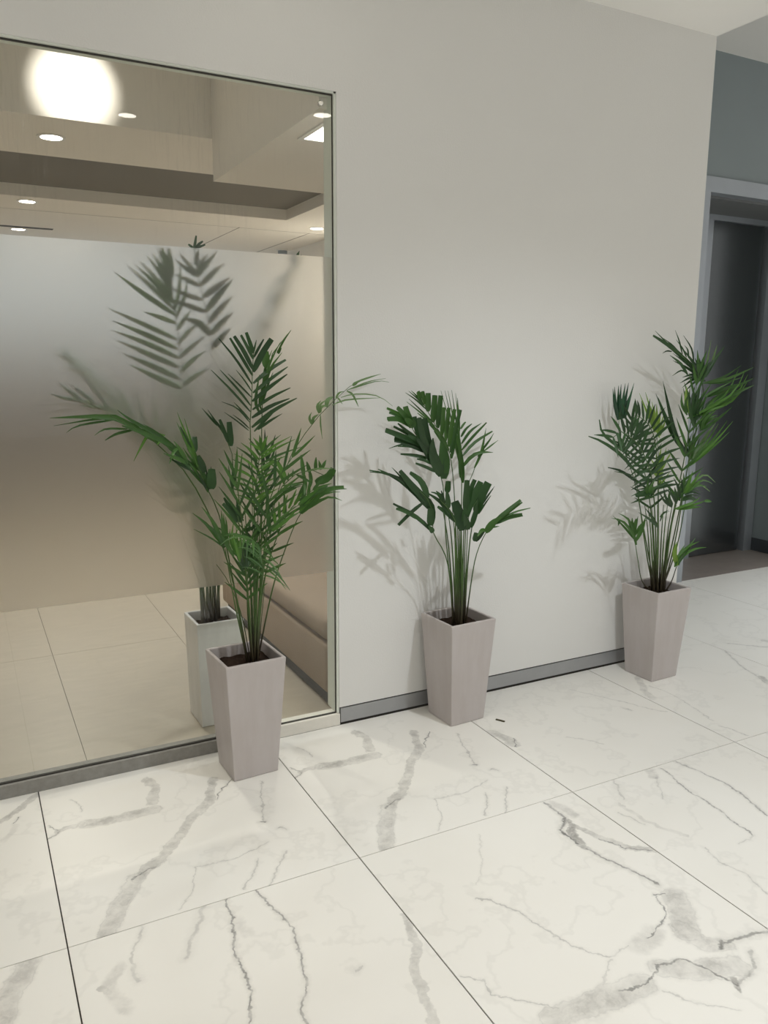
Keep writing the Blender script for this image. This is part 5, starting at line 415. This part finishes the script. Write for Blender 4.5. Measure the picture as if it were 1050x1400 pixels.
# the tall glazed opening: pane, frosted film, sealant, fixing screw
win = tag(empty('window_1', (0, 0, 0)), kind='structure')
gm = MB().box(GXL, GX - 0.012, 0.014, 0.022, GZ0, GZ1 - 0.010); gm.f = [gm.f[2], gm.f[4]]
gm.build('glass_pane', M['glass'], win)
MB().box(GXL, GX - 0.012, 0.0235, 0.0255, 0.630, 1.795).build('frosted_film', M['frost'], win)
sl = MB()
sl.box(GX - 0.0105, GX - 0.0085, 0.013, 0.020, GZ0, GZ1 - 0.008)
sl.box(GXL, GX - 0.0085, 0.013, 0.024, GZ1 - 0.0095, GZ1 - 0.0065)
sl.box(GXL, GX - 0.0085, 0.012, 0.024, GZ0 - 0.004, GZ0)
sl.build('sealant', M['gap'], win)
jb = MB()
jb.box(GX - 0.008, GX, 0.004, 0.095, GZ0, GZ1)
jb.box(GXL, GX, 0.004, WT, GZ1 - 0.006, GZ1)
jb.build('jamb_lining', M['jamb'], win)
sc_ = []
n = 20
v = []; f = []
for k in range(n):
    a = 2 * math.pi * k / n
    v += [(1.183 + 0.010 * math.cos(a), 0.014, 2.301 + 0.010 * math.sin(a)), (1.183 + 0.010 * math.cos(a), 0.009, 2.301 + 0.010 * math.sin(a)),
          (1.183 + 0.0075 * math.cos(a), 0.006, 2.301 + 0.0075 * math.sin(a))]
for k in range(n):
    a, b = 3 * k, 3 * ((k + 1) % n)
    f += [(a, b, b + 1, a + 1), (a + 1, b + 1, b + 2, a + 2)]
f.append(tuple(3 * k + 2 for k in range(n)))
obj('fixing_screw', v, f, M['chrome'], win)

# lobby floor: dark grout bed with big marble tiles, joints left open
flo = MB().prism([(-3.9, -13.7), (8.0, -13.7), (8.0, 0.93), (XC, 0.93), (XC, 0.0), (-3.9, 0.0)], -0.06, -0.004).build('floor', M['grout'])
tag(flo, kind='structure')
X0, TW, G2 = 0.1262, 0.8, 0.0012
prints = {k: marble('marble_print_' + k.lower(), v, i * 1.7) for i, (k, v) in enumerate(PRINTS.items())}
prints['P'] = marble('marble_plain', [[[[0.1, -0.2], [0.4, -0.7], [0.6, -1.4]], 0.005, 0.5]], 23.0)
ROW = [(0.0, -0.8225), (-0.8225, -2.4225), (-2.4225, -4.0225), (-4.0225, -5.6225)] + [(-5.6225 - 1.6 * i, -7.2225 - 1.6 * i) for i in range(5)]
FRONT = {-1: 'T0', 0: 'A', 1: 'A', 2: 'T3', 3: 'T4', 4: 'T5'}
NEAR = {-1: 'B0', 0: 'B1', 1: 'B2', 2: 'B3', 3: 'B1'}
meshes = {}
for k in range(-5, 9):
    for ri, (ya, yb) in enumerate(ROW):
        x = X0 + k * TW
        if x < -3.9 or x + TW > 8.0: continue
        kind = (FRONT if ri == 0 else NEAR if ri == 1 else {}).get(k, 'P')
        shape = 'front' if ri == 0 and k < 3 else 'corner' if ri == 0 and k == 3 else 'long' if ri == 0 else 'full'
        key = (shape, kind)
        if key not in meshes:
            a, b = G2 + 0.0006, TW - G2 - 0.0006
            if shape == 'front': pts = [(a, ROW[0][1] + G2), (b, ROW[0][1] + G2), (b, -0.0008), (a, -0.0008)]
            elif shape == 'full': pts = [(a, -1.6 + G2), (b, -1.6 + G2), (b, -G2), (a, -G2)]
            elif shape == 'long': pts = [(a, ROW[0][1] + G2), (b, ROW[0][1] + G2), (b, 0.929), (a, 0.929)]
            else: pts = [(a, ROW[0][1] + G2), (b, ROW[0][1] + G2), (b, 0.929), (XC - X0 - 3 * TW + 0.001, 0.929), (XC - X0 - 3 * TW + 0.001, -0.0008), (a, -0.0008)]
            t = MB().prism(pts, -0.0042, 0.0).build('floor_tile', prints[kind], flo)
            meshes[key] = t.data
        else:
            t = bpy.data.objects.new('floor_tile', meshes[key]); COL.objects.link(t); t.parent = flo
        # vein data of the near rows is measured from the wall line, so their origin sits on it
        t.location = (x, 0.0 if ri == 0 else ya, 0.0)

# room floor behind the glass
rfl = MB().box(-2.5, XC - 0.06, WT, 6.0, -0.06, -0.004).build('floor_room', M['grout'])
tag(rfl, kind='structure')
xs = [-2.5] + [0.302 + 0.6165 * k for k in range(-4, 5) if -2.5 < 0.302 + 0.6165 * k < XC - 0.06] + [XC - 0.06]
ys = [WT] + [1.34 + 1.233 * k for k in range(-1, 4) if WT < 1.34 + 1.233 * k < 6] + [6.0]
for a, b in zip(xs, xs[1:]):
    for c, d in zip(ys, ys[1:]):
        t = MB().box(0.001, b - a - 0.001, 0.001, d - c - 0.001, -0.0042, 0.0).build('floor_tile', M['room_tile'], rfl)
        t.location = (a, c, 0)

# ceilings
tag(MB().box(-4.0, XC, -6.0, 0.0, LOBBY_Z, LOBBY_Z + 0.3).build('ceiling_lobby', M['ceiling']), kind='structure')
tag(MB().box(XC, 8.0, -6.0, 1.5, LIFT_Z, LIFT_Z + 0.05).build('ceiling_lift', M['trim_white']), kind='structure')
# room: high strip by the glass, bulkhead, low duct box, main ceiling with a shallow tray
tag(MB().box(-2.5, XC, WT, 1.395, 3.0, 3.05).build('ceiling_strip', M['room_wall']), kind='structure')
cm = MB()
RX0, RX1, RY0, RY1 = -2.2, 2.345, 2.15, 3.385
cm.box(-2.5, XC, 1.395, RY0, ROOM_Z, 3.05)
cm.box(-2.5, XC, RY1, 6.0, ROOM_Z, 2.62)
cm.box(RX1, XC, RY0, RY1, ROOM_Z, 2.62)
cm.box(-2.5, RX0, RY0, RY1, ROOM_Z, 2.62)
cl = tag(cm.build('ceiling_room', M['room_wall']), kind='structure')
MB().box(RX0, RX1, RY0, RY1, 2.578, 2.62).build('tray_panel', M['recess'], cl)
for x in (2.13, 2.743):
    MB().box(x - 0.003, x + 0.003, RY1 + 0.5, 6.0, ROOM_Z - 0.0008, ROOM_Z).build('panel_joint', M['gap'], cl)
MB().box(-2.5, XC, 3.9, 3.903, ROOM_Z - 0.0008, ROOM_Z).build('panel_joint', M['gap'], cl)
MB().box(0.2, 0.80, 4.72, 4.80, ROOM_Z - 0.001, ROOM_Z).build('air_slot', M['gap'], cl)
tag(MB().box(1.20, XC - 0.06, WT + 0.005, 1.3945, 2.302, 2.999).build('beam_duct', M['room_wall']), kind='structure')

# room walls, window in the far wall
tag(MB().box(XC - 0.07, XC - 0.06, 0.93, 6.0, 0, ROOM_Z).build('wall_room_side', M['room_wall']), kind='structure')
tag(MB().box(-2.6, -2.5, WT, 6.1, 0, 3.05).build('wall_room_end', M['room_wall']), kind='structure')
bw = MB()
bw.box(-2.5, XC, 6.0, 6.1, 1.1, 1.75)
tag(bw.build('wall_room_back', M['mid_wall']), kind='structure')
tag(MB().box(-2.5, XC, 5.97, 6.1, 0, 1.1).build('trim_3', M['brown_wall']), kind='structure')
w2 = tag(empty('window_2', (0, 0, 0)), kind='structure')
MB().box(-2.5, XC, 6.05, 6.06, 1.75, ROOM_Z).build('pane', M['daylight'], w2)
fm = MB()
for x in (-2.5, -1.1, 0.3, 1.7, XC - 0.11):
    fm.box(x, x + 0.05, 6.0, 6.05, 1.80, ROOM_Z)
fm.box(-2.5, XC, 5.98, 6.05, 1.75, 1.80)
fm.build('window_frame', M['trim_white'], w2)
# white stub wall with brown skirting beyond the bench
cs = tag(MB().box(1.42, XC - 0.07, 1.72, 1.85, 0, 1.2).build('wall_stub', M['room_wall']), kind='structure')
MB().box(1.415, XC - 0.07, 1.71, 1.7199, 0.0, 0.05).build('skirting', M['stone_skirt'], cs)

# lift front
lw = MB()
lw.box(4.70, 8.0, 0.93, 1.5, 2.545, LIFT_Z)
lw.box(XC, 4.70, 0.93, 1.5, 2.545, LIFT_Z)
lw.box(XC, 4.06, 0.93, 1.5, 0.0, 2.545)
lw.box(5.38, 8.0, 0.93, 1.5, 0.0, 2.545)
tag(lw.build('wall_lift', M['lift_wall']), kind='structure')
MBs = MB().box(5.372, 5.3795, 0.95, 1.375, 0.0, 0.10).build('baseboard_lift', M['dark_skirt']); tag(MBs, kind='structure')
tag(MB().box(XC, 8.0, 0.9305, 1.5, -0.06, 0.001).build('floor_threshold', M['lift_stone']), kind='structure')
dr = tag(empty('door_1', (4.7, 1.38, 0)), kind='structure')
def part(name, mat, *bx, bevel=0):
    m_ = MB()
    for b in bx: m_.box(b[0] - 4.7, b[1] - 4.7, b[2] - 1.38, b[3] - 1.38, b[4], b[5])
    return m_.build(name, mat, dr, bevel=bevel)
part('architrave', M['lift_frame'], (4.06, 4.15, 0.915, 1.0, 0.0, 2.545), (4.15, 5.379, 0.915, 0.99, 2.455, 2.545))
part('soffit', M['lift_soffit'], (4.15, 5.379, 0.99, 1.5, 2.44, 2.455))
part('door_frame', M['lift_frame'], (5.285, 5.372, 1.345, 1.5, 0.0, 2.44), (4.15, 5.285, 1.36, 1.5, 2.405, 2.44), (4.62, 4.715, 1.365, 1.5, 0, 2.405))
part('door_panel', M['lift_door'], (4.725, 5.265, 1.385, 1.42, 0.004, 2.403), bevel=0.003)
part('door_panel', M['lift_door'], (4.15, 4.66, 1.41, 1.44, 0.004, 2.403), bevel=0.003)
part('shaft_gap', M['gap'], (4.15, 5.30, 1.445, 1.46, 0.0, 2.41))

# ---------------------------------------------------------------- lamps
def spot(parent, loc, watts, angle, blend, col, aim=None, radius=0.06):
    l = bpy.data.lights.new('lamp', 'SPOT'); l.energy = watts; l.spot_size = math.radians(angle); l.spot_blend = blend
    l.color = col; l.shadow_soft_size = radius
    o = bpy.data.objects.new('lamp', l); COL.objects.link(o); o.parent = parent; o.location = loc
    if aim is not None:
        o.rotation_euler = Vector(aim).to_track_quat('-Z', 'Y').to_euler()
    return o

def downlight(x, y, z, watts, col, label, group, r=0.06, angle=150, blend=0.7):
    t = tag(empty('downlight', (x, y, z)), label, 'lamp', group)
    MB().ring(0, 0, -0.004, 0.002, r * 0.86, r * 1.12).build('trim_ring', M['trim_white'], t)
    MB().disc(0, 0, -0.001, r * 0.86).build('lens', M['lens'], t)
    spot(t, (0, 0, -0.012), watts, angle, blend, col, radius=r * 0.8)
    return t

for (x, y, w, c, an, bn), lb in zip(LOBBY_LIGHTS, ('over the front planter', 'over the middle planters towards the lift', 'near the left end of the glass', 'above where the camera stands', 'behind the camera towards the lift')):
    downlight(x, y, LOBBY_Z - 0.001, w, c, 'round recessed lobby downlight ' + lb, 'lobby downlights', angle=an, blend=bn)
for (x, y, w), lb in zip(ROOM_LIGHTS, ('largest of three in a line', 'middle of three in a line', 'smallest of three, by the air slot', 'beside the bright white side wall')):
    downlight(x, y, ROOM_Z - 0.001, w, WARM, 'round recessed downlight behind the glass, ' + lb, 'downlights in the glazed room')
downlight(0.72, 0.40, 2.999, 40, COOL, 'added unseen downlight above the glass, lighting the inner palm', 'downlights in the glazed room', angle=66, blend=0.8)  # unseen lamp added to brighten the inner palm and its planter
downlight(5.7, -1.1, LIFT_Z - 0.001, 190, COOL, 'added unseen downlight whose floor bounce brightens the lift lobby ceiling', 'lobby downlights', angle=84, blend=0.8)  # added out of view so floor bounce lifts the lift lobby ceiling
downlight(LIFT_LIGHT[0], LIFT_LIGHT[1], LIFT_Z - 0.001, LIFT_LIGHT[2], COOL, 'round recessed downlight in the lift lobby ceiling', 'lobby downlights', angle=72, blend=0.8)

# adjustable spotlight over the glass, throwing the bright disc on the bulkhead
t = tag(empty('ceiling_spotlight', (0.57, 0.42, 3.0)), 'small white adjustable spotlight aimed at the bulkhead behind the glass', 'lamp')
MB().ring(0, 0, -0.02, -0.0005, 0.0, 0.05).build('base', M['trim_white'], t)
MB().ring(0, 0, -0.10, -0.02, 0.026, 0.034).build('head', M['trim_white'], t)
spot(t, (0, 0.06, -0.09), 75, 27, 1.0, WARM, aim=(0.0, 0.915, -0.27), radius=0.02)

# square luminaire in the duct's underside
t = tag(empty('ceiling_panel_light', (1.595, 0.26, 2.3015)), 'bright square ceiling panel light seen at the top corner of the glass', 'lamp')
MB().box(-0.30, 0.30, -0.17, 0.18, -0.004, -0.001).build('diffuser', M['panel_light'], t)
fm = MB()
for b in ((-0.32, -0.30, -0.19, 0.20), (0.30, 0.32, -0.19, 0.20), (-0.30, 0.30, -0.19, -0.17), (-0.30, 0.30, 0.18, 0.20)):
    fm.box(*b, -0.006, 0.0)
fm.build('frame', M['trim_white'], t)

# smoke detector on the far ceiling
t = tag(empty('smoke_detector', (2.90, 4.95, ROOM_Z)), 'small grey smoke detector on the ceiling behind the glass', 'detector')
MB().ring(0, 0, -0.012, -0.0005, 0.0, 0.06).build('base', M['trim_white'], t)
MB().ring(0, 0, -0.04, -0.012, 0.0, 0.045).build('sensor_head', M['detector'], t)

# ---------------------------------------------------------------- bench behind the glass
t = tag(empty('upholstered_bench', (1.6, 0.9, 0)), 'beige brown upholstered bench on a dark plinth behind the glass', 'bench')
MB().box(-0.325, 0.33, -0.72, 0.74, 0.0, 0.062).build('plinth', M['plinth'], t, bevel=0.012)
MB().box(-0.35, 0.35, -0.745, 0.76, 0.063, 0.285).build('base', M['bench'], t, smooth=True, bevel=0.022, seg=3)
MB().box(-0.355, 0.355, -0.75, 0.76, 0.287, 0.395).build('seat_cushion', M['bench'], t, smooth=True, bevel=0.04, seg=4)

# ---------------------------------------------------------------- palms
def catmull(pts, n):
    P = [Vector(p) for p in pts]
    P = [P[0] * 2 - P[1]] + P + [P[-1] * 2 - P[-2]]
    out = []
    m = len(P) - 3
    for i in range(n + 1):
        x = i / n * m; k = min(int(x), m - 1); t = x - k
        a, b, c, d = P[k:k + 4]
        out.append(0.5 * ((2 * b) + (c - a) * t + (2 * a - 5 * b + 4 * c - d) * t * t + (3 * b - a - 3 * c + d) * t ** 3))
    # resample by length
    L = [0.0]
    for a, b in zip(out, out[1:]): L.append(L[-1] + (b - a).length)
    return out, L

def sample(path, L, t):
    s = max(0.0, min(1.0, t)) * L[-1]
    k = 0
    while k < len(L) - 2 and L[k + 1] < s: k += 1
    u = (s - L[k]) / max(1e-9, L[k + 1] - L[k])
    return path[k].lerp(path[k + 1], u), (path[k + 1] - path[k]).normalized()

def tube(pts, radii, n=6):
    v, f = [], []
    for i, p in enumerate(pts):
        T = (pts[min(i + 1, len(pts) - 1)] - pts[max(i - 1, 0)]).normalized()
        a = T.cross(Vector((0, 1, 0.2))).normalized(); b = T.cross(a)
        for k in range(n):
            c = 2 * math.pi * k / n
            v.append(p + (a * math.cos(c) + b * math.sin(c)) * radii[i])
    for i in range(len(pts) - 1):
        for k in range(n):
            f.append((i * n + k, i * n + (k + 1) % n, (i + 1) * n + (k + 1) % n, (i + 1) * n + k))
    f.append(tuple(range(n))[::-1]); f.append(tuple(range((len(pts) - 1) * n, len(pts) * n)))
    return v, f

def blade(pts, width, nrm, blunt):
    """leaf strip with a shallow V section; pts is its midline"""
    v, f = [], []
    m = len(pts) - 1
    for i, p in enumerate(pts):
        s = i / m
        T = (pts[min(i + 1, m)] - pts[max(i - 1, 0)]).normalized()
        S = T.cross(nrm)
        S = S.normalized() if S.length > 1e-4 else T.cross(Vector((1, 0, 0))).normalized()
        nn = S.cross(T).normalized()
        taper = 0.45 + 0.55 * (s / 0.25) if s < 0.25 else 1.0
        tip = max(0.0, (s - 0.45) / 0.55)
        prof = taper * ((1 - tip ** 1.6) * (1 - blunt) + blunt * (1 - 0.12 * tip))
        h = max(0.0006, width * 0.5 * prof)
        v += [p - S * h + nn * h * 0.35, p, p + S * h + nn * h * 0.35]
    for i in range(m):
        a, b = 3 * i, 3 * i + 3
        f += [(a, a + 1, b + 1, b), (a + 1, a + 2, b + 2, b + 1)]
    return v, f

def palm(key, centre, label, pot_kind, yaw, ylim, seed):
    rng = random.Random(seed)
    cx, cy = centre
    t = tag(empty('potted_palm', (cx, cy, 0)), label, 'potted plant', 'potted palms along the wall')
    org = Vector((cx, cy, 0))
    # planter: hollow, tapered square
    if pot_kind == 'taper': hb, ht, H, th, mat, bv = 0.081, 0.1085, 0.428, 0.0125, M['pot'], 0.004
    else: hb, ht, H, th, mat, bv = 0.086, 0.094, 0.428, 0.012, M['pot_glossy'], 0.004
    bm = bmesh.new()
    R_ = Matrix.Rotation(yaw, 3, 'Z')
    def ring(h, z): return [bm.verts.new(R_ @ Vector((x * h, y * h, z))) for x, y in ((-1, -1), (1, -1), (1, 1), (-1, 1))]
    zs = 0.395
    hi = hb + (ht - hb) * zs / H - th
    r0, r1, r2, r3 = ring(hb, 0.0), ring(ht, H), ring(ht - th, H), ring(hi, zs - 0.02)
    bm.faces.new(r0[::-1])
    for a, b in ((r0, r1), (r1, r2), (r2, r3)):
        for i in range(4): bm.faces.new((a[i], a[(i + 1) % 4], b[(i + 1) % 4], b[i]))
    bm.faces.new(r3)
    ed = [e for e in bm.edges if not (e.verts[0] in r3 and e.verts[1] in r3)]
    bmesh.ops.bevel(bm, geom=ed, offset=bv, segments=3, affect='EDGES', profile=0.5, clamp_overlap=True)
    me = bpy.data.meshes.new('planter'); bm.to_mesh(me); bm.free(); me.materials.append(mat)
    o = bpy.data.objects.new('planter', me); COL.objects.link(o); o.parent = t
    # soil: bumpy sheet filling the planter
    nv = 12; v = []; f = []
    for i in range(nv + 1):
        for j in range(nv + 1):
            x, y = (i / nv * 2 - 1) * (hi - 0.001), (j / nv * 2 - 1) * (hi - 0.001)
            v.append(R_ @ Vector((x, y, zs - 0.006 + rng.uniform(-0.003, 0.003) + 0.006 * (1 - max(abs(i / nv * 2 - 1), abs(j / nv * 2 - 1))))))
    for i in range(nv):
        for j in range(nv):
            a = i * (nv + 1) + j
            f.append((a, a + nv + 1, a + nv + 2, a + 1))
    obj('soil', v, f, M['soil'], t, True)
    def clampy(v):
        for p in v: p.y = max(ylim[0], min(ylim[1], p.y))
        return [p - org for p in v]
    budget = 300
    for fr in PALMS[key]:
        pts = [Vector(p) for p in fr['p']]
        if fr['p'][0][2] < 0.50:
            pts[0].z = zs - 0.012
            pts[0].x = cx + max(-0.06, min(0.06, pts[0].x - cx)); pts[0].y = cy + max(-0.06, min(0.06, pts[0].y - cy))
        path, L = catmull(pts, 36)
        m = 14
        sp = [sample(path, L, i / m)[0] for i in range(m + 1)]
        sp[0] = pts[0]
        rad = [fr['r'] * (1.25 if (i == 0 and fr['j']) else 1) * (1 - 0.72 * i / m) + 0.0004 for i in range(m + 1)]
        v, f = tube(sp, rad)
        fo = obj('frond', clampy(v), f, M['stalk'], t, True)
        nv_ = Vector(fr['nv']) if 'nv' in fr else (CAM_POS - sp[-1]).normalized() * 0.9 + Vector((0, 0, 0.2))
        nv_.normalize()
        jobs = []
        for k in range(fr['n']):
            u = k / max(1, fr['n'] - 1)
            tt = fr['t0'] + (1 - fr['t0']) * u ** 0.95
            for s in fr['s']:
                sg = 1 if s == 'R' else -1
                p, T = sample(path, L, min(0.999, tt + (rng.uniform(-0.006, 0.006) if u < 0.98 else 0)))
                S = T.cross(nv_).normalized() * sg
                a = math.radians(fr['a'][0] + (fr['a'][1] - fr['a'][0]) * u + rng.uniform(-5, 5))
                d = (T * math.cos(a) + S * math.sin(a) + nv_ * rng.uniform(-0.05, 0.12)).normalized()
                p0, p1, p2 = fr['pr']
                pr = p0 + (p1 - p0) * u / 0.45 if u < 0.45 else p1 + (p2 - p1) * (u - 0.45) / 0.55
                ln = fr['L'] * pr * rng.uniform(0.88, 1.08)
                dr_ = fr['d'] * rng.uniform(0.6, 1.5)
                bend = S * rng.uniform(-0.06, 0.03)
                mid = [p + d * ln * q + Vector((0, 0, -1)) * ln * dr_ * q * q + bend * ln * q * q for q in (0, 0.14, 0.34, 0.56, 0.78, 1.0)]
                jobs.append((mid, fr['w'] * rng.uniform(0.85, 1.15), fr['bl'] * rng.uniform(0.6, 1.2), fr['m']))
        for lf in fr.get('lf', ()):
            pa, La = catmull(lf[0], 12)
            jobs.append(([sample(pa, La, q)[0] for q in (0, 0.12, 0.28, 0.46, 0.64, 0.82, 1.0)], lf[1], lf[2], lf[3] if len(lf) > 3 else fr['m']))
        extra = MB()
        for mid, w_, b_, m_ in jobs:
            v, f = blade(mid, w_, nv_, min(1.0, b_))
            v = clampy(v)
            if budget > 0:
                obj('leaflet', v, f, M[m_], fo, True); budget -= 1
            else:
                extra.add(v, f)
        if extra.v:
            tag(extra.build('leaflets', M[fr['m']], fo, True), kind='stuff')
    return t

palm('front', (0.808, -0.155), 'potted palm in tapered off-white planter standing against the frosted glass', 'taper', 0.05, (-0.9, -0.006), 3)
palm('middle', (1.702, -0.133), 'short dark green potted palm in tapered planter against the white wall, middle of the row', 'taper', 0.06, (-0.9, -0.008), 5)
palm('lift', (2.760, -0.163), 'potted palm in tapered planter at the wall corner beside the lift', 'taper', 0.04, (-0.9, -0.006), 7)
palm('glass', (0.828, 0.310), 'tall potted palm in straight glossy white planter behind the frosted glass', 'straight', 0.02, (0.029, 0.9), 9)

# a scrap of dry leaf on the floor by the middle planter
s_ = MB().box(-0.019, 0.019, -0.004, 0.004, 0.0003, 0.004).build('leaf_scrap', M['scrap'])
s_.location = (1.832, -0.262, 0); s_.rotation_euler = (0, 0, -1.05)
tag(s_, 'tiny dry brown leaf scrap on the marble beside the middle planter', 'leaf')
